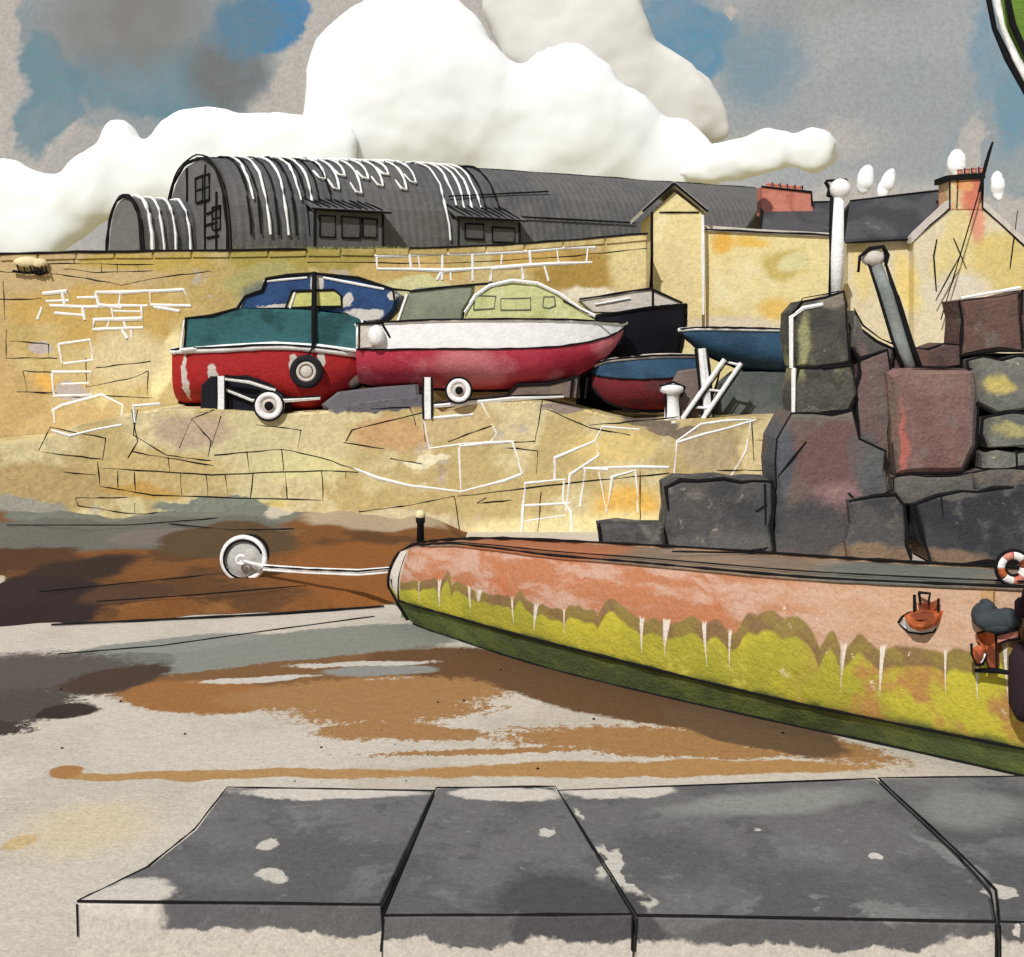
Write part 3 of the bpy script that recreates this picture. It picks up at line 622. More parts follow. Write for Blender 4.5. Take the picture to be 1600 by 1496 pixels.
# ------------------------------------------------------------------ boats laid up on the quay
RED = wash('deep_red_antifouling', (172, 22, 22), grain=14, patches=[wp(560, 600, 16, 16, 30.9, (205, 196, 188)), wp(458, 566, 8, 14, 30.9, (205, 196, 188)), wp(502, 560, 6, 14, 30.9, (205, 196, 188)), wp(284, 590, 4, 40, 30.9, (205, 196, 188)), wp(330, 596, 7, 24, 30.9, (205, 196, 188)), wp(575, 565, 12, 10, 30.9, (205, 196, 188))], warp=(1.0, .5), mottle=[((134, 8, 22), .8, .48, .62, .8), ((194, 52, 26), 1.0, .6, .72, .7)], rough=.6)
TEAL = wash('teal_hull_paint', (44, 98, 102), grain=14, warp=(1.0, .5), mottle=[((28, 70, 72), .9, .46, .6, .9), ((54, 112, 112), 1.2, .6, .7, .6)], rough=.55)
BLU = wash('navy_cabin_paint', (40, 74, 122), grain=14, patches=[wp(430, 482, 34, 5, 31.2, (205, 198, 192), rot=(0, R(-14), 0)), wp(566, 494, 34, 9, 31.2, (205, 198, 192)), wp(614, 462, 9, 9, 31.2, (205, 198, 192)), wp(492, 444, 9, 22, 31.2, (205, 198, 192)), wp(490, 480, 60, 5, 31.2, (205, 198, 192)), wp(545, 470, 10, 10, 31.2, (205, 198, 192))], mottle=[((30, 58, 104), 1.0, .48, .6, .8), ((196, 188, 180), .55, .64, .66, .9)], rough=.55)
LIME = wash('yellow_green_blind', (200, 200, 112), grain=16, mottle=[((178, 178, 92), 1.5, .5, .65, .6)])
PINK = wash('faded_crimson_antifouling', (188, 48, 72), grain=14, warp=(.8, .6), mottle=[((216, 118, 128), .6, .44, .58, .9), ((166, 22, 48), .9, .6, .7, .7)], rough=.6, patches=[wp(730, 575, 50, 30, 30.6, (214, 120, 128), soft=.4), wp(900, 570, 50, 20, 30.8, (172, 32, 60), soft=.4)])
OLIVE = wash('pale_olive_cabin', (196, 200, 136), grain=14, mottle=[((180, 184, 112), .8, .46, .6, .8), ((212, 212, 170), 1.2, .6, .7, .6)])
SAGE = wash('grey_green_canvas', (136, 142, 122), grain=14, mottle=[((120, 126, 108), .9, .46, .6, .8)])
NAVY = wash('dull_navy_paint', (52, 88, 118), grain=14, warp=(1, .5), mottle=[((38, 66, 92), .9, .46, .6, .8), ((84, 96, 112), .7, .6, .7, .7)], rough=.6)
BLK = wash('black_tar', (20, 20, 32), grain=16, bump=.1, rough=.6)
MAR = wash('dull_maroon', (128, 42, 52), grain=14, mottle=[((96, 62, 62), 1, .5, .62, .8)])
BRN = wash('grey_brown_timber', (122, 106, 98), grain=12, mottle=[((92, 82, 80), .9, .48, .62, .8), ((140, 122, 96), 1.2, .6, .7, .6)])
GRY = wash('dark_grey_cover', (98, 104, 102), grain=12, mottle=[((82, 88, 88), .9, .46, .6, .8), ((140, 134, 128), 1, .66, .72, .6)])
RUB = wash('tyre_rubber', (38, 36, 40), grain=20)

def hull(parent, st, yc, bands, deck_m, rail_m, rail_r=.05, power=2.4, deck_drop=.06, rows=10, ink_sheer=True, ink_keel=True):
    """st: (px, py of rail, py of keel, half beam in m) from one end to the other, seen from the side at distance yc"""
    pts = []                                  # densify
    n = len(st)
    for i in range(n-1):
        p0, p1, p2, p3 = st[max(i-1, 0)], st[i], st[i+1], st[min(i+2, n-1)]
        for k in range(5):
            t = k/5; pts.append([.5*((2*b_)+(-a+c)*t+(2*a-5*b_+4*c-d)*t*t+(-a+3*b_-3*c+d)*t**3) for a, b_, c, d in zip(p0, p1, p2, p3)])
    pts.append(list(st[-1]))
    V = []                                    # V[station][side*row]
    for px, pt, pb, hb in pts:
        x = (px-800)/F*yc; zt, zb = EYE-(pt-HZ)/F*yc, EYE-(pb-HZ)/F*yc; hb = max(hb, .015)
        half = [(hb*(1-(1-v)**power), zb+(zt-zb)*v) for v in [i/rows for i in range(rows+1)]]
        V.append((x, half))
    v0 = 0
    for vi, (v1, mt, nm) in enumerate(bands):
        b = MB(); i0, i1 = round(v0*rows), round(v1*rows)
        for sgn in (-1, 1):
            R_ = [b.add([(x, yc+sgn*half[i][0], half[i][1]) for i in range(i0, i1+1)]) for x, half in V]
            for a, c in zip(R_, R_[1:]):
                for j in range(i1-i0): b.face((a[j], a[j+1], c[j+1], c[j]))
        for e in (0, -1):                     # ends (transom, stem)
            x, half = V[e]; L = [(x, yc-half[i][0], half[i][1]) for i in range(i0, i1+1)]+[(x, yc+half[i][0], half[i][1]) for i in range(i1, i0-1, -1)]
            b.face(b.add(L))
        if vi == 0 and ink_keel: b.tube([(x, yc-.03, half[0][1]-.01) for x, half in V], .05, 1, jit=.01)
        if v1 < 1: b.tube([(x, yc-half[i1][0]-.012, half[i1][1]) for x, half in V], .03, 1, jit=.006)
        b.tube([(V[-1][0], yc-half_[0]-.02, half_[1]) for half_ in V[-1][1][i0:i1+1]], .04, 1)
        b.build(nm, [mt, INK], parent, True)
        v0 = v1
    b = MB()
    A_ = [b.add([(x, yc-half[-1][0], half[-1][1]-deck_drop), (x, yc+half[-1][0], half[-1][1]-deck_drop)]) for x, half in V]
    for a, c in zip(A_, A_[1:]): b.face((a[0], a[1], c[1], c[0]))
    b.build('deck', deck_m, parent)
    b = MB()
    loop = [(x, yc-half[-1][0], half[-1][1]) for x, half in V]+[(x, yc+half[-1][0], half[-1][1]) for x, half in V[::-1]]
    b.tube(loop+[loop[0]], rail_r, 0, vary=.08, sub=False)
    if ink_sheer: b.tube([Vector(q)+Vector((0, -rail_r, rail_r*.5)) for q in loop[:len(V)]], .032, 1, jit=.008, sub=False)
    b.build('rub_rail', [rail_m, INK], parent, True)

def wheel(parent, px, py, r, y, face=WHT, hubm=INK):
    c = P(px, py, y); rr = r/F*y
    b = MB(); b.torus(c, rr*.74, rr*.26, 0, 24, 10, sq=1.3); b.torus(c+Vector((0, -rr*.22, 0)), rr*.95, .03, 1, 24, 6); t_ = b.build('tyre', [face, INK], parent, True)
    b = MB(); b.lathe(c, [(rr*.6, -.03), (rr*.55, -.06), (rr*.3, -.04), (rr*.25, -.1), (.01, -.11)], 0, 20); b.lathe(c+Vector((.01, -.03, .0)), [(rr*.3, -.1), (rr*.24, -.13), (.01, -.13)], 1, 14); b.build('rim', [PALE, hubm], parent, True)

# 1. red, teal and blue cabin boat
Y1 = 31.9
bt = thing('cabin_boat', 'red bottomed boat with teal topsides and navy cabin, at the left on the quay', 'boat', (P(420, 0, Y1).x, Y1, qz(440)))
PXS = [(279, 549, 628, .62), (300, 547, 632, .78), (360, 545, 630, .95), (440, 541, 638, 1.02), (505, 545, 640, .95), (560, 552, 604, .72), (592, 556, 585, .35), (604, 558, 568, .05)]
hull(bt, PXS, Y1, [(1, RED, 'bottom')], PALE, WHT, .10, power=5.5, ink_sheer=True)
b = MB(); b.rprism(xz([(289, 496), (330, 492), (372, 482), (470, 484), (545, 492), (560, 498), (566, 520), (566, 548), (500, 541), (430, 539), (350, 542), (284, 546)], Y1-.9), Y1-.9, 1.8, .1)
b.tube(pl([(288, 548), (290, 497), (332, 493), (374, 481)], Y1-.9), .05, 2, jit=.01); b.tube(pl([(282, 548), (288, 500)], Y1-.92), .05, 1); b.tube(pl([(284, 547), (350, 541), (430, 537), (500, 541), (566, 549)], Y1-.93), .06, 1)
b.tube(pl([(492, 484), (491, 540)], Y1-.91), .045, 1); b.tube(pl([(566, 500), (565, 546)], Y1-.9), .04, 1)
b.build('topside', [TEAL, WHT, INK], bt)
b = MB(); b.rprism(xz([(374, 482), (383, 464), (408, 455), (416, 436), (450, 431), (490, 429), (560, 436), (612, 452), (625, 462), (618, 484), (603, 500), (570, 506), (545, 492), (470, 484)], Y1-.72), Y1-.72, 1.44, .1)
b.tube(pl([(372, 482), (384, 463), (410, 455), (417, 436), (450, 431), (490, 428), (560, 435), (614, 452), (640, 455)], Y1-.74), .055, 1, jit=.012); b.tube(pl([(614, 452), (618, 484), (602, 500), (568, 507)], Y1-.74), .04, 1); b.tube(pl([(374, 484), (430, 482), (490, 482)], Y1-.74), .03, 1)
b.tube(pl([(412, 440), (480, 434)], Y1-.73), .05, 2); b.tube(pl([(505, 434), (600, 452)], Y1-.73), .05, 2)
cb_ = b.build('cabin', [BLU, INK, WHT], bt)
b = MB(); f = pl([(447, 482), (456, 456), (522, 453), (533, 462), (534, 480)], Y1-.75); b.tube(f+[f[0]], .04, 0, jit=.01); b.tube(pl([(453, 482), (461, 457)], Y1-.76), .06, 1); wn = b.build('window', [INK, WHT], cb_)
b = MB(); b.rings([f, [q+Vector((0, .05, 0)) for q in f]]); b.build('pane', LIME, wn)
b = MB(); b.tube([P(491, 425, Y1-.8), P(491, 480, Y1-.95), P(490, 545, Y1-1.05)], .075, 0, jit=.006, vary=.12); b.build('mast', INK, bt)
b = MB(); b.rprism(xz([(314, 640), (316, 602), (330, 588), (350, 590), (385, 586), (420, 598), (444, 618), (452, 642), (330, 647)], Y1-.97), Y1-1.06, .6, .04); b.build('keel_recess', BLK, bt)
t = thing('tyre_fender', 'tyre fender hanging by a black rope on the red side of the cabin boat', 'fender', P(479, 581, Y1-1.1))
b = MB(); c = P(479, 581, Y1-1.15); b.torus(c, .33, .10); b.build('tyre', RUB, t, True)
b = MB(); b.torus(c+Vector((0, -.03, 0)), .22, .045); b.lathe(c, [(.17, -.02), (.12, -.06), (.01, -.06)]); b.build('rim', PALE, t, True)
b = MB(); b.tube([P(490, 540, Y1-1.08), c+Vector((0, 0, .33))], .035, 0); b.build('rope', INK, t)
# trailers
def trailer(label, yx, whx, why, whr, postx, py0, py1, beam, extra):
    t = thing('boat_trailer', label, 'trailer', (P(whx, 0, yx).x, yx+.6, qz(whx)), 'trailers under the boats')
    b = MB(); b.tube(pl(beam, yx), .065, 0, jit=.01); b.tube([p+Vector((0, 1.7, 0)) for p in pl(beam, yx)], .065, 0); b.tube(pl([beam[0]], yx)+[pl([beam[0]], yx)[0]+Vector((0, 1.7, 0))], .06, 0); b.tube([p+Vector((0, -.05, .06)) for p in pl(beam, yx)], .028, 1, jit=.01); b.build('frame', [WHT, INK], t)
    b = MB(); b.box(P(postx, (py0+py1)/2, yx), (.2, .16, (py1-py0)/F*yx)); b.tube(pl([(postx-7, py0), (postx-7, py1)], yx-.1), .035, 1, jit=.01); b.tube(pl([(postx+7, py0), (postx+7, py1)], yx-.1), .035, 1, jit=.01); b.build('post', [WHT, INK], t)
    if extra: b = MB(); b.tube(pl(extra, yx-.12), .06, 0, jit=.01); b.tube([p+Vector((0, -.06, .09)) for p in pl(extra, yx-.12)], .04, 1, jit=.01); b.build('mudguard', [WHT, INK], t)
    w1 = thing.__globals__['bpy'].data.objects.new('wheel', None); COL.objects.link(w1); w1.parent = t; w1['_loc'] = t['_loc']; wheel(w1, whx, why, whr, yx-.25)
    w2 = bpy.data.objects.new('wheel', None); COL.objects.link(w2); w2.parent = t; w2['_loc'] = t['_loc']; wheel(w2, whx, why-2, whr, yx+1.6)
    return t
trailer('white framed boat trailer with pale wheel under the red and teal boat', Y1-1.2, 421, 634, 24, 345, 588, 655, [(350, 608), (395, 625), (440, 626), (500, 622)], [(352, 592), (390, 597), (430, 610)])
# 2. white and crimson cruiser
Y2 = 31.6
bt = thing('cabin_cruiser', 'white boat with crimson bottom and domed olive cabin, bow to the right', 'boat', (P(760, 0, Y2).x, Y2, qz(760)))
hull(bt, [(562, 508, 600, .75), (600, 506, 606, .95), (680, 502, 608, 1.1), (760, 501, 610, 1.12), (840, 501, 606, 1.0), (900, 502, 590, .75), (945, 504, 562, .42), (968, 506, 534, .15), (978, 506, 512, .02)], Y2, [(.6, PINK, 'bottom'), (1, HULLW, 'topside')], PALE, WHT, .05, power=5)
b = MB(); b.rprism(xz([(724, 500), (726, 488), (742, 462), (765, 446), (800, 440), (840, 444), (872, 460), (905, 484), (935, 502)], Y2-.7), Y2-.72, 1.44, .14)
b.tube(pl([(726, 488), (742, 462), (765, 446), (800, 439), (840, 443), (874, 460), (907, 484), (930, 494)], Y2-.72), .06, 1, jit=.012); b.tube(pl([(880, 470), (915, 488), (950, 500)], Y2-.74), .03, 2); b.tube(pl([(722, 500), (724, 486), (745, 458)], Y2-.74), .03, 2); b.tube(pl([(724, 500), (780, 503), (850, 502)], Y2-.8), .035, 2)
cb_ = b.build('cabin', [OLIVE, WHT, INK], bt)
for q in ([(740, 484), (743, 462), (774, 463), (772, 482)], [(783, 485), (783, 467), (829, 466), (829, 484)], [(848, 480), (850, 464), (866, 464), (868, 478), (858, 482)]):
    b = MB(); f = pl(q, Y2-.735); b.tube(f+[f[0]], .02, 0, jit=.008); wn = b.build('window', GRY, cb_)
    b = MB(); b.rings([f, [p+Vector((0, .02, 0)) for p in f]]); b.build('pane', OLIVE, wn)
b = MB(); b.rprism(xz([(618, 512), (636, 458), (650, 450), (740, 444), (738, 462), (724, 486), (722, 500), (660, 502)], Y2-.6), Y2-.6, 1.2, .06); b.tube(pl([(640, 455), (740, 445), (790, 441)], Y2-.62), .04, 1, jit=.01); b.tube(pl([(618, 512), (636, 460)], Y2-.62), .05, 2); b.tube(pl([(640, 514), (665, 503), (722, 500)], Y2-.95), .04, 1)
b.build('cockpit_canopy', [SAGE, INK, WHT], bt)
b = MB(); f = pl([(562, 506), (556, 540), (562, 545), (618, 540), (620, 508)], Y2-.9); b.rprism([(p.x, p.z) for p in f], Y2-.95, .3, .04); b.tube(pl([(560, 506), (600, 505), (612, 496)], Y2-.97), .045, 1); b.tube(pl([(561, 508), (561, 546)], Y2-.97), .035, 1); b.tube(pl([(598, 508), (610, 528)], Y2-.97), .045, 1); b.build('stern_locker', [PALE, INK], bt)
b = MB(); b.ball(P(588, 525, Y2-1.1), (.21, .17, .27), 0, 16, 10); b.tube(pl([(588, 509), (588, 516)], Y2-1.1), .02, 1)
single(b, 'ball_fender', 'white oval fender hanging at the stern of the white boat', 'fender', [WHT, INK], P(588, 540, Y2-1.1), smooth=True)
trailer('white posted boat trailer with round wheel under the white and crimson boat', Y2-1.05, 717, 610, 21, 668, 590, 655, [(672, 634), (720, 630), (800, 622), (880, 620)], None)
b = MB(); b.rprism(xz([(790, 620), (805, 602), (850, 600), (905, 590), (906, 622)], Y2-.5), Y2-.5, .9, .05); b.tube(pl([(788, 622), (808, 602), (860, 600), (905, 588)], Y2-.52), .05, 1)
for x in (895, 905, 918): b.tube(pl([(x, 590), (x-4, 624)], Y2-.6), .05, 1)
single(b, 'keel_block', 'grey timber cradle under the bow of the white boat', 'cradle', [BRN, INK], (P(850, 0, Y2).x, Y2, qz(850)))
b = MB(); b.rprism(xz([(505, 632), (530, 612), (600, 604), (655, 600), (658, 625), (520, 650)], Y1-.5), Y1-.9, .9, .08)
single(b, 'keel_block', 'long dark grey timber lying between the two cabin boats on the quay', 'timber', [wash('blue_grey_timber', (112, 108, 116), grain=12)], (P(580, 0, Y1).x, Y1-.4, qz(580)))
# 3. black boat
Y3 = 33.0
bt = thing('fishing_boat', 'black hulled boat with raised bow and pale foredeck beside the white boat', 'boat', (P(990, 0, Y3).x, Y3, QZ))
hull(bt, [(900, 500, 640, .7), (950, 492, 640, .95), (1000, 484, 630, .85), (1035, 480, 606, .55), (1058, 478, 566, .25), (1072, 477, 508, .03)], Y3, [(1, BLK, 'hull')], BLK, BLK, .05, power=2.2)
b = MB(); b.rprism(xz([(905, 470), (1016, 452), (1066, 474), (960, 490), (925, 488)], Y3-.4), Y3-.4, .9, .05); b.tube(pl([(905, 468), (1016, 451), (1066, 474)], Y3-.43), .04, 1, jit=.01); b.tube(pl([(1020, 452), (1020, 486)], Y3-.43), .04, 1); b.tube(pl([(930, 476), (985, 466)], Y3-.43), .03, 2)
b.build('foredeck', [PALE, INK, WHT], bt)
# 4. small blue and maroon boat in front
Y4 = 31.7
bt = thing('rowing_boat', 'small navy boat with maroon bottom in front of the black hull', 'boat', (P(1010, 0, Y4).x, Y4, qz(1000)))
hull(bt, [(925, 574, 604, .05), (945, 564, 626, .4), (985, 559, 640, .62), (1035, 556, 642, .62), (1080, 556, 636, .45), (1090, 556, 630, .38)], Y4, [(.6, MAR, 'bottom'), (1, NAVY, 'topside')], BRN, PALE, .055, power=3.8)
b = MB(); b.rprism(xz([(1046, 606), (1060, 580), (1092, 576), (1100, 652), (1040, 656)], 30.95), 30.95, .3, .04); single(b, 'keel_block', 'grey brown timber chock beside the small navy and maroon boat', 'cradle', [BRN], (P(1070, 0, 31).x, 31.1, qz(1070)))
# 5. blue hull on the right
Y5 = 32.2
bt = thing('dinghy', 'navy blue hull with white gunwale and sharp bow beside the dark stone pillar', 'boat', (P(1160, 0, Y5).x, Y5, QZ))
hull(bt, [(1062, 516, 520, .03), (1085, 514, 540, .3), (1120, 514, 562, .55), (1170, 515, 580, .75), (1220, 516, 586, .8), (1262, 516, 586, .78)], Y5, [(1, NAVY, 'hull')], PALE, WHT, .06, power=4.5)
b = MB(); b.rprism(xz([(1118, 652), (1128, 600), (1150, 582), (1236, 580), (1246, 655)], Y5-.3), Y5-.35, .9, .05); b.tube(pl([(1128, 565), (1120, 600), (1100, 655)], Y5-.36), .03, 1)
single(b, 'boat_cradle', 'dark grey cradle block under the navy blue hull', 'cradle', [GRY, INK], (P(1180, 0, Y5).x, Y5, QZ))
# props, ladder and bollard
b = MB(); q = pl([(1096, 545), (1102, 600), (1106, 652)], Y5-1.3); b.tube(q, .14, 0, 8, vary=.04, sub=False); b.tube([p+Vector((-.15, -.06, 0)) for p in q], .055, 1, jit=.01); b.tube([p+Vector((.14, -.06, 0)) for p in q], .035, 1)
single(b, 'boat_prop', 'upright white prop with black edges under the bow of the navy hull', 'prop', [WHT, INK], P(1106, 652, Y5-1.3))
lad = thing('ladder', 'white ladder leaning to the right against the navy hull', 'ladder', P(1100, 655, Y5-1.4))
for (a, c) in (((1066, 655), (1132, 562)), ((1098, 655), (1158, 568)), ): 
    b = MB(); q = pl([a, c], Y5-1.4); b.tube(q, .07, 0, 8, vary=.1); b.tube([p+Vector((.08, -.05, -.02)) for p in q], .03, 1, jit=.008); b.build('rail', [WHT, INK], lad)
for k in (.2, .5, .97):
    b = MB(); A_ = P(1066+66*k, 655-93*k, Y5-1.4); C_ = P(1098+60*k, 655-87*k, Y5-1.4); b.tube([A_, C_], .04, 0); b.build('rung', WHT, lad)
b = MB(); c0 = P(1050, 658, 30.75); b.lathe((c0.x, c0.y, c0.z-.06), [(.26, 0), (.26, .06), (.2, .12), (.17, .6), (.2, .74), (.3, .8), (.31, .93), (.2, 1.0), (.01, 1.01)], 0, 16, 'Z')
b.tube([(c0.x-.14, c0.y-.1, c0.z), (c0.x-.18, c0.y-.1, c0.z+.72), (c0.x-.32, c0.y-.1, c0.z+.88), (c0.x, c0.y-.25, c0.z+.99), (c0.x+.31, c0.y-.1, c0.z+.86), (c0.x+.2, c0.y-.1, c0.z+.6)], .045, 1, jit=.01)
single(b, 'quay_bollard', 'white bollard on the quay edge near the ladder', 'bollard', [WHT, INK], (c0.x, c0.y, c0.z-.06), smooth=True)

# ------------------------------------------------------------------ dark stone pier, right
SY = 26.5
JOINTS = lambda: [wp(1292, 650, 60, 12, SY, (112, 108, 98), fac=.7), wp(1300, 838, 150, 30, SY, (86, 83, 83), soft=.4, fac=.8), wp(1396, 690, 10, 90, SY, (112, 96, 84), fac=.8), wp(1460, 762, 80, 16, SY, (104, 102, 98), fac=.7), wp(1355, 600, 10, 60, SY, (118, 94, 92), soft=.4), wp(1206, 800, 22, 60, SY, (74, 76, 80), soft=.4), wp(1350, 720, 26, 40, SY, (96, 96, 96), soft=.4, fac=.8), wp(1530, 650, 16, 90, SY, (96, 92, 88), soft=.4, fac=.8), wp(1440, 870, 90, 16, SY, (128, 106, 86), soft=.3), wp(1345, 860, 40, 14, SY, (134, 112, 90), soft=.3), wp(1120, 850, 90, 20, SY, (104, 102, 100), soft=.5, fac=.7), wp(1340, 480, 10, 40, SY, (128, 122, 110), soft=.4)]
def stone_mat(name, base, m2, m3, pts=()):
    return wash(name, base, grain=13, warp=(1.0, .6), mottle=[(m2, .9, .44, .6, .85), (m3, 1.6, .54, .68, .85), (tuple(int(v*.72) for v in base), 2.2, .6, .7, .6), (tuple(min(210, int(v*1.45)) for v in m3), 4.5, .66, .72, .55)], patches=list(pts)+JOINTS(), bump=.7, gamt=.34)
M_pil = stone_mat('dark_olive_stone', (86, 82, 76), (66, 64, 62), (122, 122, 96), [wp(1300, 465, 20, 20, SY, (134, 126, 114), soft=.3), wp(1256, 540, 10, 50, SY, (150, 148, 104), soft=.5)])
M_pur = stone_mat('purple_brown_rock', (112, 98, 92), (112, 88, 86), (108, 106, 102), [wp(1300, 720, 60, 60, SY, (112, 84, 82), soft=.4), wp(1310, 780, 40, 24, SY, (150, 116, 116), soft=.5), wp(1225, 720, 16, 60, SY, (88, 92, 100), soft=.3), wp(1360, 740, 24, 50, SY, (92, 92, 94), soft=.3), wp(1270, 820, 80, 40, SY, (76, 74, 76), soft=.4)])
M_blk = stone_mat('charcoal_stone', (86, 84, 84), (66, 66, 69), (120, 114, 106))
M_bk2 = stone_mat('blackened_stone', (68, 69, 72), (52, 54, 60), (96, 94, 92))
M_red = stone_mat('dull_red_stone', (130, 98, 94), (116, 84, 82), (124, 110, 104), [wp(1408, 690, 8, 60, SY, (178, 100, 90), soft=.5, rot=(0, R(-6), 0)), wp(1460, 600, 50, 20, SY, (134, 106, 98), soft=.4)])
M_brn = stone_mat('brown_stone', (106, 80, 72), (88, 70, 68), (112, 106, 102))
M_gy = stone_mat('lichened_grey_stone', (120, 120, 112), (98, 100, 98), (150, 146, 112), [wp(1562, 600, 24, 12, SY, (196, 178, 96), soft=.5), wp(1575, 672, 30, 10, SY, (164, 158, 104), soft=.5)])
M_core = stone_mat('grey_rubble', (112, 104, 98), (92, 88, 86), (132, 116, 100))
GP = 'dark stones of the ruined pier'
def stone(label, poly, y, th, mat, rough=.06, bev=.09, ink_r=.02, extra=(), whites_=(), cat='stone block', name='pier_stone'):
    b = MB(); q = b.rprism(xz(poly, y), y, th, bev, 0, rough, .35)
    if ink_r:
        L = [Vector((p.x, y+bev*.5, p.y)) for p in q]; k = random.randrange(len(L)); L = L[k:]+L[:k]
        b.tube(L[:max(3, int(len(L)*.8))], ink_r, 1, jit=.01, vary=.5, sub=False)
    for e_ in extra: b.tube(pl(e_, y-.005), .028, 1, jit=.01, vary=.5)
    for e_ in whites_: b.tube(pl(e_, y+.0), .06, 2, jit=.01, vary=.4)
    cx = sum(p[0] for p in poly)/len(poly); zb = min(z for _, z in xz(poly, y))
    return single(b, name, label, cat, [mat, INK, WHT], (P(cx, 0, y).x, y+th/2, zb), GP)
GB = 882                                      # photo row of the ground at the pier's distance
b = MB(); b.rprism(xz([(1220, 700), (1335, 560), (1400, 548), (1500, 556), (1700, 552), (1700, GB), (1214, GB)], SY+.9), SY+.9, 1.6, .05, 0, .03, .5)
single(b, 'pier_wall', 'grey rubble core of the ruined pier behind the dark stones', 'wall', [M_core], (P(1450, 0, SY+.9).x, SY+1.7, 0))
stone('big purple brown rock under the pillar with the white pole', [(1240, 650), (1334, 642), (1348, 690), (1384, 705), (1392, 760), (1396, GB), (1208, GB), (1210, 760), (1216, 690)], SY, 1.6, M_pur, extra=[[(1215, 745), (1260, 690)], [(1325, 770), (1345, 790), (1395, 765)]])
stone('lower olive black block of the pillar, below the topmost one', [(1246, 576), (1334, 572), (1342, 620), (1330, 648), (1244, 650)], SY+.1, 1.3, M_pil, extra=[[(1290, 646), (1330, 640), (1340, 612)]], whites_=[[(1240, 576), (1240, 645)]])
stone('topmost olive black block of the pillar carrying the white pole', [(1238, 492), (1252, 470), (1318, 458), (1326, 480), (1334, 572), (1244, 577)], SY+.1, 1.3, M_pil, extra=[[(1240, 490), (1255, 466), (1310, 455)], [(1322, 480), (1328, 570)], [(1285, 575), (1330, 570)]], whites_=[[(1237, 575), (1237, 495), (1255, 482), (1285, 476)]])
stone('tall purple stone standing between the pillar and the red block', [(1344, 560), (1384, 545), (1392, 580), (1390, 700), (1396, GB), (1344, GB), (1340, 660)], SY+.25, 1.1, M_pur, ink_r=.05)
stone('grey curved wing stone sloping down from the pillar top', [(1334, 486), (1346, 512), (1372, 536), (1404, 548), (1396, 575), (1344, 566), (1334, 540)], SY+.35, 1.0, M_core, ink_r=.045, extra=[[(1334, 482), (1348, 508), (1376, 530), (1402, 540)]])
stone('charcoal block with a flat top left of the purple rock', [(1042, 766), (1060, 750), (1130, 752), (1206, 754), (1210, GB), (1046, GB)], SY-.15, 1.4, M_blk, ink_r=.05, extra=[[(1195, 756), (1196, 820)], [(1198, 790), (1180, 800)]])
stone('small low grey block leftmost of the dark stones', [(936, 824), (1036, 820), (1044, GB), (940, GB)], SY-.1, 1.0, M_blk, ink_r=.05, extra=[[(936, 818), (938, 865)]])
stone('large dull red block with a bright red streak', [(1388, 584), (1400, 576), (1526, 577), (1532, 600), (1528, 700), (1508, 738), (1402, 744)], SY-.05, 1.3, M_red, rough=.02, bev=.14, ink_r=.02)
stone('flat grey stone under the dull red block', [(1396, 744), (1524, 738), (1528, 786), (1400, 790)], SY-.02, 1.2, M_core, ink_r=.02)
stone('dark squat block under the purple stone, ink outlined', [(1328, 782), (1400, 774), (1416, 790), (1424, GB), (1326, GB)], SY-.3, 1.2, M_blk, ink_r=.045)
stone('long blackened slab at the foot of the pier on the right', [(1430, 788), (1500, 772), (1700, 752), (1700, GB), (1452, GB)], SY-.35, 1.5, M_bk2, ink_r=.045, extra=[[(1470, 775), (1474, 810)]])
stone('low brown grey parapet stone behind the leaning pipe', [(1404, 548), (1505, 536), (1508, 574), (1400, 578)], SY+.3, 1.2, M_brn, ink_r=.02)
stone('brown square block on top of the pier beside the leaning pipe', [(1502, 474), (1596, 456), (1596, 548), (1504, 556)], SY+.2, 1.2, M_brn, ink_r=.045, whites_=[[(1500, 466), (1594, 450)]])
stone('brown block at the right edge next to the square brown one', [(1599, 456), (1690, 448), (1690, 548), (1599, 550)], SY+.2, 1.2, M_brn, ink_r=.04)
stone('grey block with a yellow lichen patch below the brown square block', [(1512, 562), (1700, 552), (1700, 634), (1560, 644), (1524, 630)], SY, 1.2, M_gy, ink_r=.04)
stone('grey block second below the square brown block', [(1534, 652), (1580, 644), (1700, 640), (1700, 698), (1540, 704)], SY, 1.2, M_gy, ink_r=.04)
stone('flat grey block third below the square brown block', [(1532, 708), (1700, 700), (1700, 730), (1536, 734)], SY+.02, 1.2, M_gy, ink_r=.035, extra=[[(1588, 704), (1590, 730)]])
stone('bottom grey block resting on the blackened slab', [(1520, 738), (1700, 732), (1700, 756), (1522, 770)], SY+.0, 1.2, M_core, ink_r=.035)
# white pole and leaning pipe
wp_ = thing('white_pole', 'white pole with round knob standing on the dark pillar', 'pole', P(1308, 458, SY+.5))
b = MB(); q = pl([(1306, 472), (1307, 400), (1310, 310)], SY+.5); b.tube(q, .155, 0, 10, vary=.06); b.tube([p+Vector((-.16, -.05, 0)) for p in q], .05, 1, jit=.012, vary=.5); b.build('shaft', [WHT, INK], wp_, True)
b = MB(); b.ball(P(1313, 296, SY+.5), .235, 0, 18, 12); b.build('knob', WHT, wp_, True)
b = MB(); b.tube(pl([(1290, 284), (1296, 296), (1294, 306), (1302, 312)], SY+.55), .05, 0, jit=.01); b.tube(pl([(1290, 283), (1322, 282), (1328, 296)], SY+.6), .045, 0, jit=.01); b.build('bracket', INK, wp_)
lp_ = thing('leaning_pipe', 'grey pipe with dark cap leaning left above the red block', 'pipe', P(1425, 575, SY+.2))
PIPE = wash('grey_pipe_metal', (140, 146, 144), grain=14, mottle=[((122, 128, 126), 1.2, .45, .6, .8)])
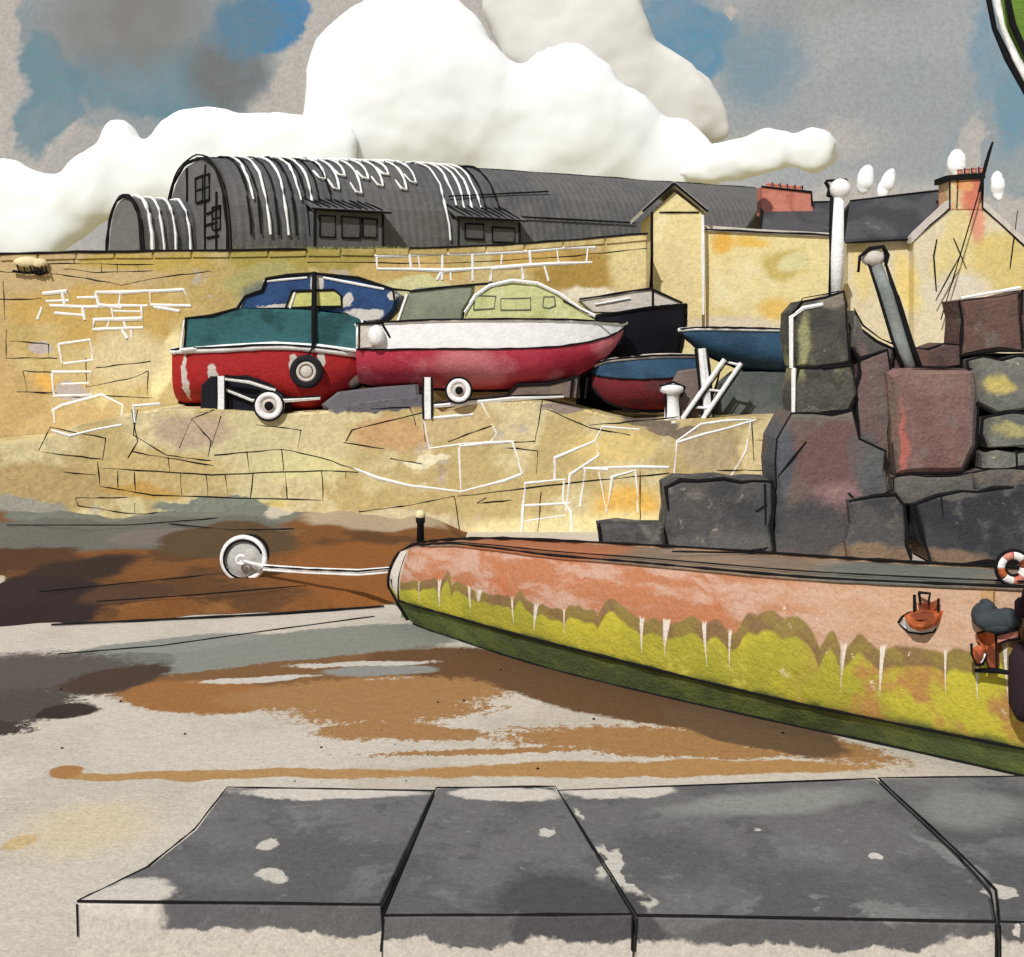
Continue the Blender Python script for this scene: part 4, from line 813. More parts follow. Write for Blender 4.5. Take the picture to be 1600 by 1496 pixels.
b = MB(); q = pl([(1424, 582), (1405, 530), (1384, 460), (1366, 405)], SY+.25); b.tube(q, .17, 0, 10, vary=.04); b.tube([p+Vector((-.19, -.08, .02)) for p in q], .05, 1, jit=.01); b.tube([p+Vector((.20, -.08, -.02)) for p in q], .06, 1, jit=.012, vary=.5); b.tube([p+Vector((.27, -.04, -.02)) for p in q[:3]], .025, 1); b.build('pipe_body', [PIPE, INK], lp_, True)
b = MB(); b.ball(P(1364, 403, SY+.25), (.27, .22, .2), 0, 14, 8); b.tube(pl([(1340, 425), (1344, 402), (1360, 388), (1380, 386), (1386, 400), (1384, 416)], SY+.1), .06, 1, jit=.012); b.build('cap', [PALE, INK], lp_, True)

# ------------------------------------------------------------------ the rust and weed covered hulk
def hulk_material():
    m = bpy.data.materials.new('rust_weed_and_underside_shade'); m.use_nodes = True
    t = NT(m.node_tree); bs = m.node_tree.nodes['Principled BSDF']; bs.inputs['Roughness'].default_value = .85; bs.inputs['Specular IOR Level'].default_value = .2
    uvn = t.new('ShaderNodeUVMap'); sp = t.new('ShaderNodeSeparateXYZ'); t.link(uvn.outputs[0], sp.inputs[0]); u, hh = sp.outputs[0], sp.outputs[1]
    pos = t.new('ShaderNodeNewGeometry').outputs['Position']; pw = t.warp(pos, 1.6, .5)
    g, g2 = t.noise(pos, 22, 2, .65), t.noise(pos, 6, 3, .6); n1, n2 = t.noise(pw, .9, 4), t.noise(pw, 2.0, 4)
    e = .98
    st = t.new('ShaderNodeMapping'); st.inputs[3].default_value = (.8, .8, 3.5); t.link(pw, st.inputs[0]); n3 = t.noise(st.outputs[0], 1.4, 4)
    rust = t.mix(t.ramp(n3, .42, .6), alb((192, 124, 84), e), alb((206, 164, 142), e))
    rust = t.mix(t.ramp(n2, .52, .66, 0, .8), rust, alb((198, 118, 72), e))
    rust = t.mix(t.ramp(u, 6.5, 9.5, 0, .75), rust, alb((206, 172, 140), e))
    green = t.mix(t.ramp(n1, .4, .62), alb((202, 190, 26), e), alb((176, 172, 34), e))
    green = t.mix(t.ramp(n2, .56, .7, 0, .7), green, alb((220, 212, 70), e))
    green = t.mix(t.math('MULTIPLY', t.ramp(u, 7.5, 9.0), t.ramp(n2, .45, .6)), green, alb((190, 140, 70), e))
    dark = t.mix(t.ramp(n2, .42, .62), alb((88, 102, 58), e), alb((108, 120, 58), e))  # weed green below the chine, darkened to paint shade under the hull's turn
    brown = t.mix(t.ramp(n2, .4, .6), alb((150, 130, 62), e), alb((140, 108, 72), e))
    cu = t.new('ShaderNodeCombineXYZ'); t.link(u, cu.inputs[0]); t.link(t.math('MULTIPLY', hh, .12), cu.inputs[1])
    nu = t.noise(cu.outputs[0], .8, 2, .5)
    uw = t.math('ADD', u, t.math('MULTIPLY', t.math('SUBTRACT', nu, .5), 2.4))
    arch = t.math('ABSOLUTE', t.math('SINE', t.math('MULTIPLY', uw, 5.2)))
    n4 = t.math('MULTIPLY', t.math('SUBTRACT', t.noise(pos, .5, 2), .5), .35)
    line = t.math('ADD', t.math('ADD', t.math('ADD', 1.36, t.math('MULTIPLY', u, .018)), t.math('MULTIPLY', t.math('MULTIPLY', arch, t.ramp(t.noise(cu.outputs[0], 1.1, 2), .4, .6, .3, 1.3)), .15)), n4)
    d = t.math('SUBTRACT', hh, line)
    c = t.mix(t.ramp(d, -.16, -.12), green, brown)
    c = t.mix(t.ramp(d, -.015, .015), c, rust)
    # salt runs below the weed line
    run = t.math('MULTIPLY', t.ramp(t.math('SUBTRACT', arch, t.math('MULTIPLY', t.math('ADD', d, t.math('ADD', .32, t.math('MULTIPLY', t.math('SUBTRACT', g2, .5), .2))), .6)), .02, -.02), t.ramp(d, .05, .02))
    run = t.math('MULTIPLY', run, t.ramp(t.noise(cu.outputs[0], 1.3, 2), .42, .46))
    c = t.mix(run, c, alb((232, 222, 208), e))
    edge_ = t.math('MULTIPLY', t.ramp(t.math('ADD', u, t.math('MULTIPLY', t.math('SUBTRACT', n2, .5), .4)), .14, .02), t.ramp(hh, 1.0, 1.2))
    c = t.mix(edge_, c, alb((222, 212, 202), e))
    lim = t.math('MULTIPLY', t.ramp(t.noise(pos, 3.2, 5, .7), .64, .68), t.math('MULTIPLY', t.ramp(u, 6.5, 8.5), t.ramp(hh, 1.15, 1.3)))
    c = t.mix(lim, c, alb((236, 226, 212), e))
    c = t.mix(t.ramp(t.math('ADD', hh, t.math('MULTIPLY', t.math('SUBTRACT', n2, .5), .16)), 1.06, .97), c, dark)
    v = t.math('ADD', t.math('MULTIPLY', g, .5), .75)
    s = t.new('ShaderNodeVectorMath', operation='SCALE'); t.link(c, s.inputs[0]); t.link(v, s.inputs['Scale']); t.link(s.outputs[0], bs.inputs['Base Color'])
    bn = t.new('ShaderNodeBump'); bn.inputs['Strength'].default_value = .4; bn.inputs['Distance'].default_value = .03; t.link(t.math('ADD', g, t.math('MULTIPLY', g2, 2)), bn.inputs['Height']); t.link(bn.outputs[0], bs.inputs['Normal'])
    return m
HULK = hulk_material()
HDECK = wash('brown_deck', (158, 134, 112), grain=14, warp=(1, .5), e=1.15, mottle=[((140, 118, 98), .9, .46, .6, .8), ((176, 156, 140), 1.4, .58, .7, .6)], patches=[dict(c=(.4, 18.6, 1.7), r=(1.5, 1.6, 2), col=(188, 116, 74), soft=.2), dict(c=(4.9, 15.0, 2), r=(1.1, 1.2, 2), col=(118, 120, 112), soft=.3)])
low = [(646, 975), (668, 984), (705, 996), (770, 1018), (860, 1045), (980, 1075), (1100, 1103), (1250, 1136), (1400, 1168), (1600, 1213), (1820, 1262), (2050, 1310)]
chn = [(622, 938), (646, 946), (690, 958), (760, 978), (850, 1002), (970, 1032), (1090, 1062), (1240, 1097), (1390, 1128), (1600, 1170), (1820, 1214), (2050, 1262)]
gun = [(636, 860), (656, 855), (702, 852), (765, 858), (860, 870), (980, 880), (1100, 891), (1250, 904), (1400, 912), (1600, 920), (1820, 926), (2050, 930)]
far = [(645, 852), (668, 847), (715, 843), (785, 842), (880, 846), (1000, 852), (1120, 859), (1260, 869), (1400, 878), (1600, 888), (1820, 896), (2050, 902)]
sta = []
for i in range(len(low)):
    L_ = G(*low[i]); yc_ = L_.y-(.05 if i == 0 else .2); C_ = P(*chn[i], yc_); N_ = P(*gun[i], yc_-(0 if i == 0 else .12)); z = N_.z+.02
    yf_ = (EYE-z)*F/(far[i][1]-HZ); Fg = P(*far[i], max(yf_, N_.y+.15)); sta.append((L_, C_, N_, Fg))
def cr(a, b_, c, d, t): return .5*((2*b_)+(-a+c)*t+(2*a-5*b_+4*c-d)*t*t+(-a+3*b_-3*c+d)*t**3)
dense = []
for i in range(len(sta)-1):
    q = [sta[max(i-1, 0)], sta[i], sta[i+1], sta[min(i+2, len(sta)-1)]]
    for k in range(6): dense.append([cr(*[s_[j] for s_ in q], k/6) for j in range(4)])
dense.append(list(sta[-1]))
hk = thing('boat_hulk', 'old rusty hull with yellow green weed along its side, lying on the mud', 'boat', (4.5, 16.0, 0))
# rounded nose: outline from the photo
b = MB(); b.uv = []
def addrow(col_, s):
    L_, C_, N_, Fg = col_; out = []; uvs = []
    for k in range(4): out.append(L_.lerp(C_, k/4)); uvs.append((s, k/4))
    for k in range(11):
        t = k/10; p = C_.lerp(N_, t); bulge = math.sin(t*math.pi)*.10; p = p+Vector((-.65, -.76, 0))*bulge; out.append(p); uvs.append((s, 1+t))
    ids_ = b.add(out); b.uv.extend(uvs); return ids_
s = 0; prev = None; rows = []
# nose cap columns swing round from the near side to the far side
nose = [(645, 852), (636, 856), (622, 868), (612, 884), (608, 905), (612, 924), (622, 945), (640, 975)]
yn = 21.35
npts = []
L0, C0, N0, F0 = dense[0]
nz = [(P(621, 872, yn), P(611, 915, yn), P(640, 978, yn-.1))]
nN, nC, nL = P(626, 862, yn), P(609, 918, yn), P(640, 972, yn)
rows.append(addrow((nL, nC, nN, nN), -.25))
for k, c_ in enumerate(dense):
    if k: s += (c_[1]-dense[k-1][1]).length
    rows.append(addrow(c_, s))
for a, c in zip(rows, rows[1:]):
    for j in range(len(a)-1): b.face((a[j], a[j+1], c[j+1], c[j]))
# far side, plain
fl = []
for k, c_ in enumerate([(nL, nC, nN, nN)]+dense):
    Fg = c_[3]; bot = Vector((Fg.x+(-.1), Fg.y+.0, 0)); ids_ = b.add([Fg, Fg+Vector((.12, .1, -.5)), Vector((Fg.x, Fg.y, 0.0))]); b.uv.extend([(k*.3, 2), (k*.3, 1.6), (k*.3, .5)]); fl.append(ids_)
for a, c in zip(fl, fl[1:]):
    for j in range(2): b.face((a[j], a[j+1], c[j+1], c[j]))
b.face([rows[-1][j] for j in range(len(rows[-1]))]+[fl[-1][2]][::-1]) if False else None
# lower and chine ink seams, and stem line
for j, r in ((4, .022), (0, .022)):
    b.tube([b.v[r_[j]]+Vector((-.01, -.015, 0)) for r_ in rows[1:]], r, 1, sub=False, vary=.4); 
b.tube([b.v[q] +Vector((-.02, 0, 0)) for q in rows[0]], .035, 1, sub=False); b.tube([b.v[q]+Vector((.02, -.05, .0)) for q in rows[1]][4:], .02, 1, sub=False)
b.tube(pl([(612, 905), (622, 945), (640, 975), (652, 990)], yn-.2), .04, 1)
while len(b.uv) < len(b.v): b.uv.append((0, 3))
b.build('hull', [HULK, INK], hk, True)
b = MB()
dk = [b.add([c_[2]+Vector((0, 0, -.03)), c_[2].lerp(c_[3], .5)+Vector((0, 0, .0)), c_[3]+Vector((0, 0, -.03))]) for c_ in [(nL, nC, nN, nN+Vector((.02, .05, 0)))]+dense]
for a, c in zip(dk, dk[1:]):
    for j in range(2): b.face((a[j], a[j+1], c[j+1], c[j]))
for L in ([(1050, 862), (1180, 864), (1200, 855), (1180, 872)], [(1160, 862), (1190, 858), (1185, 872)]): b.tube([P(x, y, 17.0) for x, y in L], .015, 1)
b.tube([c_[2].lerp(c_[3], .25)+Vector((0, 0, .02)) for c_ in dense[4:]], .012, 1, sub=False)
b.build('deck', [HDECK, INK], hk)
b = MB()
b.tube([c_[2] for c_ in dense[8:]], .035, 0, sub=False, vary=.1); b.tube([c_[2]+Vector((0, -.03, .03)) for c_ in dense[6:]], .02, 1, sub=False, vary=.4)
b.tube([nN]+[c_[3]+Vector((0, 0, .01)) for c_ in dense], .026, 1, sub=False, vary=.4)
b.build('gunwale', [HDECK, INK], hk, True)
b = MB(); q = P(657, 850, 21.0); b.lathe((q.x, q.y, q.z-.1), [(.07, 0), (.06, .45), (.08, .47), (.08, .56), (.01, .57)], 0, 12, 'Z'); b.ball((q.x, q.y, q.z+.5), .09, 1, 12, 8); b.build('mooring_post', [INK, lich], hk, True)

# mooring buoy with its rope
by = thing('mooring_buoy', 'white mooring buoy with grey face lying on the brown mud', 'buoy', P(380, 912, 23.6))
c = P(381, 873, 23.6); r = 33/F*23.6
FACE = wash('grey_buoy_face', (196, 194, 188), grain=22, mottle=[((176, 174, 168), 3, .5, .65, .8)])
b = MB(); b.ball(c+Vector((0, .12, 0)), (r, r*.55, r), 0, 26, 16); b.build('float', FACE, by, True)
b = MB(); b.torus(c+Vector((0, -.02, 0)), r*1.0, .055, 0, 32, 8); b.torus(c+Vector((.0, -.08, 0)), r*.9, .022, 1, 32, 6, a0=.3, a1=5.0); b.torus(c+Vector((.12, .0, .1)), r*.85, .03, 1, 20, 6, a0=-.4, a1=1.9); b.build('rim_band', [WHT, INK], by, True)
b = MB(); b.torus(c+Vector((-.0, -.26, .02)), .085, .03, 0, 16, 6, a0=.6, a1=5.6); b.ball(c+Vector((.0, -.24, -.02)), .03); b.build('eye_ring', WHT, by, True)
b = MB(); a0 = c+Vector((.05, -.27, .0)); a1 = c+Vector((.42, -.18, -.12)); a2 = P(480, 890, 22.6); a3 = P(560, 893, 21.9); a4 = P(614, 888, 21.3)
b.tube([a0, a1, a2, a3, a4], .045, 0, vary=.12); b.tube([p+Vector((0, -.05, .012)) for p in (a1, a2, a3, a4)], .02, 1, vary=.3); b.tube([p+Vector((0, -.03, -.06)) for p in (a1, a2, a3, a4)], .018, 0)
single(b, 'mooring_rope', 'white rope running from the buoy to the nose of the rusty hull', 'rope', [WHT, INK], c)

# fittings on the hulk's side
def hs_at(px, py, out=.0):                     # a point on the hulk's near side
    best = None
    for c_ in dense:
        for k in range(41):
            p = c_[1].lerp(c_[2], k/40)+Vector((-.65, -.76, 0))*(math.sin(k/40*math.pi)*.1)
            q = (800+p.x/p.y*F, HZ+(EYE-p.z)/p.y*F); d_ = (q[0]-px)**2+(q[1]-py)**2
            if best is None or d_ < best[0]: best = (d_, p)
    y = best[1].y-out; return P(px, py, y)
ORG = wash('orange_rust', (206, 104, 44), grain=26, mottle=[((116, 56, 34), 3.0, .46, .6, .9), ((222, 90, 40), 4, .6, .7, .7)])
PKR = wash('faded_pink_red', (216, 138, 120), grain=26, mottle=[((206, 92, 66), 3, .5, .62, .8)])
def hp(L, out): return [hs_at(x, y, out) for x, y in L]
an = thing('mooring_fairlead', 'rust brown fairlead scoop with black prongs on a white plate, on the hulk side', 'fairlead', hs_at(1438, 990, .1))
b = MB(); f = hp([(1403, 974), (1410, 964), (1420, 958), (1440, 955), (1468, 958), (1470, 975), (1458, 988), (1440, 991), (1420, 988)], .03)
b.rings([f, [p+Vector((.03, .06, 0)) for p in f]]); b.tube(f+[f[0]], .017, 1, sub=False); b.build('plate', [WHT, INK], an)
b = MB(); f = hp([(1413, 962), (1422, 957), (1445, 957), (1472, 956), (1466, 972), (1452, 982), (1438, 986), (1424, 980)], .12)
cc = sum(f, Vector())/len(f); b.rings([f, [p.lerp(cc, .12)+Vector((-.05, -.07, 0)) for p in f], [p.lerp(cc, .55)+Vector((-.08, -.12, -.01)) for p in f]]); b.rings([f, [p+Vector((.1, .13, 0)) for p in f]]); b.build('scoop', [ORG], an, True)
b = MB(); f = hp([(1434, 943), (1450, 944), (1466, 936), (1462, 950), (1456, 956), (1436, 955)], .1); b.rings([f, [p+Vector((.08, .1, 0)) for p in f]]); b.build('roller', ORG, an)
for L in ([(1429, 930), (1429, 957)], [(1436, 926), (1438, 944)], [(1453, 926), (1450, 944)], [(1466, 936), (1466, 957)], [(1436, 926), (1454, 928)]):
    b = MB(); b.tube(hp(L, .14), .02, 0, jit=.004); b.build('prong', INK, an)
an = thing('deck_winch', 'orange rusted winch on a black shelf bracket at the hulk side', 'winch', hs_at(1550, 1052, .15))
b = MB(); b.tube(hp([(1524, 1048), (1555, 1048), (1586, 1053)], .12), .03, 0); b.build('shelf', INK, an)
b = MB(); f = hp([(1526, 990), (1540, 986), (1556, 988), (1557, 1044), (1545, 1044), (1538, 1020), (1528, 1004)], .1); b.rings([f, [p+Vector((.12, .15, 0)) for p in f]]); b.tube(f, .014, 1, sub=False); b.build('body', [ORG, INK], an)
b = MB(); b.ball(hs_at(1530, 1024, .2), (.085, .07, .11), 0, 14, 9); f = hp([(1518, 1006), (1518, 1022), (1526, 1040), (1536, 1038), (1542, 1024)], .26); b.tube(f, .02, 1, sub=False); b.tube(hp([(1532, 1036), (1538, 1030), (1539, 1022)], .28), .014, 2); b.build('drum', [ORG, INK, WHT], an, True)
b = MB(); f = hp([(1558, 992), (1592, 984), (1593, 998), (1575, 1001), (1559, 1006)], .13); b.rings([f, [p+Vector((.08, .1, 0)) for p in f]]); b.tube(f[:1]+f[1:], .018, 1, sub=False); b.build('handle_arm', [PKR, INK], an)
TARP = wash('charcoal_canvas', (66, 72, 78), grain=26, mottle=[((56, 60, 66), 2.5, .45, .6, .8)])
b = MB()
for (x, y, rx, ry) in ((1556, 970, 34, 18), (1540, 962, 22, 22), (1574, 968, 22, 18), (1542, 948, 11, 12), (1556, 978, 26, 12)):
    k = hs_at(x, y, .12); b.ball(k, (rx/F*k.y, .14, ry/F*k.y), 0, 16, 10)
single(b, 'canvas_bundle', 'charcoal canvas bundle hanging above the orange winch', 'bundle', [TARP], hs_at(1556, 985, .15), smooth=True)
b = MB(); f = hp([(1532, 925), (1552, 925), (1551, 948), (1532, 946)], .03); b.rings([f, [p+Vector((.04, .05, 0)) for p in f]]); single(b, 'fender_strap', 'ochre webbing strap above the charcoal bundle', 'strap', [wash('ochre_webbing', (206, 164, 112), grain=26)], hs_at(1542, 948, .03))
for (x, y, rx, ry, lab) in ((1598, 950, 12, 16, 'small black rubber fender above the larger one at the right edge'), (1606, 1066, 28, 62, 'large black rubber fender hanging low at the right edge of the hulk')):
    k = hs_at(x, y, .14); rr = rx/F*k.y; hh_ = ry/F*k.y
    t = thing('rubber_fender', lab, 'fender', k-Vector((0, 0, hh_)), 'black fenders on the hulk')
    b = MB(); b.lathe((k.x, k.y, k.z-hh_), [(.01, 0), (rr*.6, .02), (rr, hh_*.4), (rr*1.02, hh_), (rr, hh_*1.6), (rr*.6, hh_*1.95), (.01, hh_*2)], 0, 16, 'Z'); b.build('body', wash('perished_rubber', (50, 36, 44), grain=26), t, True)
    b = MB(); b.tube([k+Vector((0, 0, hh_*.95)), hs_at(x+2, 921 if y < 1000 else 1000, .06)], .02, 0); b.build('rope', INK, t)
# lifebuoy on the deck edge
lb = thing('lifebuoy', 'orange and white lifebuoy leaning on the hulk gunwale at the right edge', 'lifebuoy', hs_at(1580, 917, .0))
c = P(1582, 887, 13.75); Rr = 26/F*13.75
for k in range(8):
    b = MB(); b.torus(c, Rr*.75, Rr*.30, 0, 6, 10, a0=2*math.pi*k/8, a1=2*math.pi*(k+1)/8); b.build('ring_segment', [ORG, WHT, PKR, WHT][k % 4], lb, True)
b = MB(); b.torus(c+Vector((0, -.02, 0)), Rr*1.04, .022, 0, 30, 6); b.torus(c+Vector((0, -.03, 0)), Rr*.45, .016, 0, 20, 6, a0=1, a1=5.4); b.build('grab_line', INK, lb, True)

# ------------------------------------------------------------------ coping slabs in the foreground
SZ = .6
def SG(px, py): return G(px, py, SZ)
slabm = wash('wet_dark_slab', (116, 114, 116), e=1.12, grain=36, warp=(1.4, .5), bump=.35, gamt=.34, mottle=[((97, 95, 98), .7, .44, .6, .85), ((134, 134, 134), 1.3, .56, .7, .7), ((88, 86, 88), 2.6, .58, .68, .6), ((140, 140, 138), 9, .62, .7, .45), ((205, 198, 190), 2.6, .735, .755, 1.0)], patches=[
    streak(360, 1238, 660, 1240, 11, (216, 208, 198), z=SZ, dry=.5), streak(690, 1240, 880, 1240, 13, (216, 208, 198), z=SZ, dry=.5), streak(880, 1236, 1050, 1232, 13, (216, 208, 198), z=SZ, dry=.4),
    streak(890, 1265, 1010, 1420, 11, (208, 202, 192), z=SZ, dry=.15), streak(90, 1420, 270, 1388, 30, (214, 206, 196), z=SZ, dry=.6), streak(120, 1425, 460, 1440, 16, (212, 204, 194), z=SZ, dry=.4), streak(935, 1345, 965, 1350, 26, (208, 202, 192), z=SZ, dry=.9), streak(960, 1400, 1000, 1420, 26, (208, 202, 192), z=SZ, dry=.9),
    streak(400, 1365, 450, 1375, 12, (208, 202, 192), z=SZ, dry=.7), streak(410, 1322, 445, 1322, 8, (208, 202, 192), z=SZ, dry=.6), streak(838, 1296, 862, 1302, 10, (210, 204, 196), z=SZ, dry=.4), streak(1358, 1341, 1386, 1342, 5, (216, 210, 202), z=SZ),
    streak(1060, 1270, 1350, 1240, 18, (146, 148, 144), z=SZ, soft=.4), streak(1420, 1300, 1560, 1380, 18, (136, 136, 136), z=SZ, soft=.3), streak(1450, 1275, 1600, 1250, 30, (140, 140, 138), z=SZ, soft=.4), streak(1545, 1385, 1600, 1398, 16, (210, 204, 194), z=SZ, soft=.08), streak(1150, 1415, 1450, 1425, 24, (134, 134, 134), z=SZ, dry=1.6),
    streak(760, 1400, 960, 1400, 44, (84, 82, 84), z=SZ, soft=.3), streak(880, 1300, 960, 1300, 20, (112, 112, 116), z=SZ),
    dict(c=(0, 9.2, .1), r=(60, .6, .36), box=True, col=(206, 198, 186), soft=.04, dry=.1), dict(c=(-1.0, 9.2, .5), r=(1.4, .5, .12), col=(104, 102, 104), soft=.1), dict(c=(.6, 9.2, .5), r=(.6, .5, .14), col=(84, 82, 84), soft=.1), dict(c=(2.3, 9.2, .48), r=(1.0, .5, .14), col=(100, 98, 100), soft=.1)])
slabs = [('coping_slab', 'wide left slab with curved outer edge in the foreground', [(355, 1230), (679, 1236), (596, 1413), (121, 1408), (230, 1355), (305, 1295)]),
         ('coping_slab', 'narrow middle slab between two pale joints in the foreground', [(682, 1231), (868, 1229), (988, 1428), (599, 1430)]),
         ('coping_slab', 'broad dark slab right of the narrow one in the foreground', [(872, 1235), (1367, 1217), (1500, 1340), (1548, 1395), (1556, 1440), (995, 1430)]),
         ('coping_slab', 'grey slab at the right edge of the foreground', [(1373, 1216), (1900, 1208), (1990, 1446), (1562, 1440), (1556, 1390), (1505, 1338)])]
for nm, lab, q in slabs:
    b = MB(); tp = [SG(*p) for p in q]; n = len(tp); cen = sum(tp, Vector())/n
    def ins(p, d): v_ = cen-p; v_.z = 0; return p+v_.normalized()*d
    b.rings([[Vector((p.x, p.y, -.02)) for p in tp], [Vector((p.x, p.y, SZ-.03)) for p in tp], [ins(p, .03) for p in tp]])
    b.tube([p+Vector((0, 0, .0)) for p in tp]+[tp[0]], .0095, 1, jit=.002, vary=.4)
    low_ = sorted(tp, key=lambda p: p.y)[:2]
    for p in low_: b.tube([p+Vector((0, -.01, -.02)), p+Vector((random.uniform(-.02, .02), -.012, -.27))], .012, 1, jit=.002)
    single(b, nm, lab, 'stone slab', [slabm, INK], (cen.x, cen.y, 0), 'slabs along the near quay edge')

# ------------------------------------------------------------------ green bow, top right
GRN = wash('bottle_green_hull', (98, 132, 32), grain=30, mottle=[((66, 100, 26), 1.2, .42, .6, .9), ((184, 190, 72), 1.0, .62, .72, .8)], rough=.5)
YG = 8.0
gb = thing('green_boat', 'green bow with black edged stem leaning into the top right corner', 'boat', (7.2, YG, 0))
b = MB()
stem = [(P(1548, -60, YG).x, P(0, -60, YG).z), (P(1552, 0, YG).x, P(0, 0, YG).z), (P(1561, 45, YG).x, P(0, 45, YG).z), (P(1582, 92, YG).x, P(0, 92, YG).z), (P(1606, 135, YG).x, P(0, 135, YG).z), (3.95, 5.6), (4.7, 3.6), (5.6, 1.6), (6.6, .35), (7.4, 0)]
rows = []
for (x, z) in stem:
    row = []
    for k in range(9):
        t = k/8; xx = x+t*(11-x); hb = (1.15*(z/7.3)**.5)*(1-(1-min(1, t*1.6))**1.7)
        row.append((xx, hb, z+(t*.1 if z > 7 else 0)))
    rows.append(row)
for sg in (-1, 1):
    ids = [b.add([(x, YG+sg*hb, z) for x, hb, z in r_]) for r_ in rows]
    for a, c in zip(ids, ids[1:]):
        for j in range(8): b.face((a[j], a[j+1], c[j+1], c[j]))
tr = [(r_[-1][0], YG-r_[-1][1], r_[-1][2]) for r_ in rows]+[(r_[-1][0], YG+r_[-1][1], r_[-1][2]) for r_ in rows[::-1]]
b.face(b.add(tr)); b.face(b.add([(x, YG-hb, z) for x, hb, z in rows[0]]+[(x, YG+hb, z) for x, hb, z in rows[0][::-1]]))
b.build('hull', [GRN], gb, True)
b = MB(); b.tube([(x-.03, YG, z) for x, z in stem], .022, 0, vary=.2); b.tube([(x+.05, YG-.1, z) for x, z in stem], .02, 0, vary=.3); b.tube([(x+.005, YG-.04, z) for x, z in stem], .03, 1, vary=.2); b.build('stem', [INK, WHT], gb, True)

# ------------------------------------------------------------------ clouds and smoke
cm = bpy.data.materials.new('white_cloud'); cm.use_nodes = True
pb = cm.node_tree.nodes['Principled BSDF']; pb.inputs['Base Color'].default_value = (.90, .95, 1.0, 1); pb.inputs['Subsurface Weight'].default_value = .6; pb.inputs['Subsurface Radius'].default_value = (1, 1, 1); pb.inputs['Subsurface Scale'].default_value = 3; pb.inputs['Roughness'].default_value = 1; pb.inputs['Specular IOR Level'].default_value = 0
cs = bpy.data.materials.new('white_smoke'); cs.use_nodes = True
pb = cs.node_tree.nodes['Principled BSDF']; pb.inputs['Base Color'].default_value = (.95, .97, 1.0, 1); pb.inputs['Roughness'].default_value = 1; pb.inputs['Specular IOR Level'].default_value = 0
cg = bpy.data.materials.new('shaded_grey_cloud'); cg.use_nodes = True
pb = cg.node_tree.nodes['Principled BSDF']; pb.inputs['Base Color'].default_value = (.74, .73, .70, 1); pb.inputs['Subsurface Weight'].default_value = .6; pb.inputs['Subsurface Radius'].default_value = (1, 1, 1); pb.inputs['Subsurface Scale'].default_value = 3; pb.inputs['Roughness'].default_value = 1; pb.inputs['Specular IOR Level'].default_value = 0
def inside(p, poly):
    c = False; n = len(poly)
    for i in range(n):
        (x1, y1), (x2, y2) = poly[i], poly[i-1]
        if (y1 > p[1]) != (y2 > p[1]) and p[0] < (x2-x1)*(p[1]-y1)/(y2-y1)+x1: c = not c
    return c
def edge_d(p, poly):
    d = 1e9
    for i in range(len(poly)):
        a, c = Vector(poly[i-1]), Vector(poly[i]); v = c-a; t = max(0, min(1, (Vector(p)-a).dot(v)/max(v.length_squared, 1e-9))); d = min(d, (a+v*t-Vector(p)).length)
    return d
def cloud(name, label, poly, y, mat, rmax=90, n=160, rmin=12, vox=None, depth=8.0):
    xs_, ys_ = [p[0] for p in poly], [p[1] for p in poly]; b = MB(); k = 0; tries = 0
    while k < n and tries < 20000:
        tries += 1; p = (random.uniform(min(xs_), max(xs_)), random.uniform(min(ys_), max(ys_)))
        if not inside(p, poly): continue
        r_ = min(rmax, edge_d(p, poly)+3)
        if r_ < rmin: continue
        r_ *= random.uniform(.85, 1.0)
        c_ = P(p[0], p[1], y+random.uniform(-1, 1)*depth*.3+edge_d(p, poly)*-.04); rr = r_/F*c_.y; b.ball(c_, (rr, rr*.24, rr), 0, 16, 10); k += 1
    o = single(b, name, label, 'cloud', [mat], P(sum(xs_)/len(xs_), max(ys_), y), smooth=True)
    v = vox or (7/F*y)
    rm = o.modifiers.new('merge', 'REMESH'); rm.mode = 'VOXEL'; rm.voxel_size = v; rm.use_smooth_shade = True
    sm_ = o.modifiers.new('soften', 'SMOOTH'); sm_.factor = .6; sm_.iterations = 22
    tx = bpy.data.textures.new('cloud_edge', 'CLOUDS'); tx.noise_scale = 6.5; tx.noise_depth = 3
    dm = o.modifiers.new('ragged', 'DISPLACE'); dm.texture = tx; dm.strength = 1.2; dm.texture_coords = 'GLOBAL'
    return o
CD = 240
cloud('cloud', 'huge white cumulus cloud towering above the long shed', [(470, 180), (475, 110), (490, 60), (525, 25), (580, -10), (640, -30), (700, -20), (745, 20), (770, 60), (815, 108), (830, 80), (860, 60), (910, 62), (950, 90), (980, 130), (1040, 160), (1090, 190), (1120, 225), (1165, 228), (1200, 250), (1190, 276), (1060, 310), (900, 300), (600, 300), (460, 300)], CD, cm, 120, 260, 10)
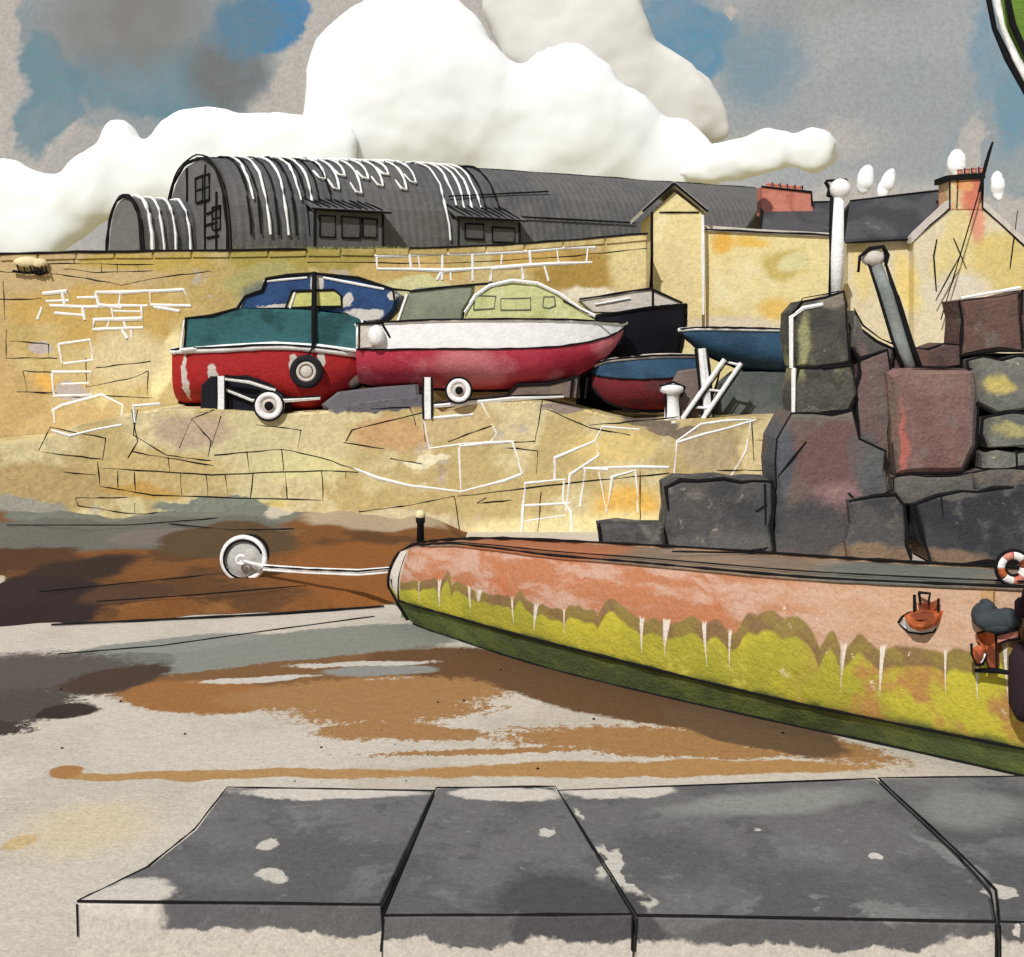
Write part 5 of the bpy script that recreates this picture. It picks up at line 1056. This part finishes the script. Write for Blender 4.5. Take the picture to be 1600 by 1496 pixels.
cloud('cloud', 'low white cloud bank rising from the left edge to the big cumulus', [(-120, 300), (-40, 250), (30, 244), (60, 268), (85, 272), (110, 245), (150, 225), (165, 185), (195, 175), (215, 195), (220, 228), (240, 205), (255, 182), (290, 164), (330, 160), (380, 176), (480, 172), (560, 200), (560, 330), (300, 330), (200, 330), (120, 380), (60, 430), (-120, 440)], CD-8, cm, 80, 300, 6)
cloud('cloud', 'small white cloud puffs trailing off the right end of the cumulus', [(1060, 240), (1120, 226), (1165, 215), (1185, 200), (1220, 198), (1246, 210), (1270, 195), (1295, 200), (1312, 232), (1308, 258), (1290, 262), (1276, 282), (1255, 268), (1225, 262), (1150, 284), (1060, 286)], CD-6, cm, 40, 200, 4, vox=4/F*CD)
cloud('cloud', 'grey white shaded cloud behind the right shoulder of the cumulus', [(735, -30), (780, -60), (960, -60), (1010, 10), (1020, 60), (1060, 80), (1110, 120), (1150, 190), (1140, 240), (1000, 220), (850, 150), (770, 80)], CD+22, cg, 80, 170, 10)
for (x, y, rx, ry, rot, lab) in ((1352, 281, 14, 20, 12, 'white oval smoke puff next to the white pole knob'), (1385, 288, 12, 24, 24, 'slanted white smoke puff above the dark slate roof'), (1495, 256, 16, 17, 0, 'round white smoke puff touching the left of the gable chimney'), (1559, 291, 12, 21, -5, 'white oval smoke puff to the right of the gable chimney')):
    b = MB(); k = P(x, y, 46); a = R(rot)
    for i in range(9):
        t = (i-4)/4.5; wd = math.sqrt(max(.05, 1-t*t))
        b.ball(k+Vector((math.sin(a)*t*ry, 0, math.cos(a)*t*ry))/F*k.y+Vector((random.uniform(-.02, .02), random.uniform(-.05, .05), 0)), (rx*wd/F*k.y*.95, rx*wd/F*k.y*.6, rx*wd/F*k.y*.95), 0, 14, 8)
    o = single(b, 'smoke_puff', lab, 'smoke puff', [cs], k-Vector((0, 0, ry/F*k.y)), 'white smoke puffs near the chimneys', smooth=True)
    rm = o.modifiers.new('merge', 'REMESH'); rm.mode = 'VOXEL'; rm.voxel_size = .035; rm.use_smooth_shade = True

for o in bpy.data.objects:                     # drop the builder's working property
    if '_loc' in o: del o['_loc']
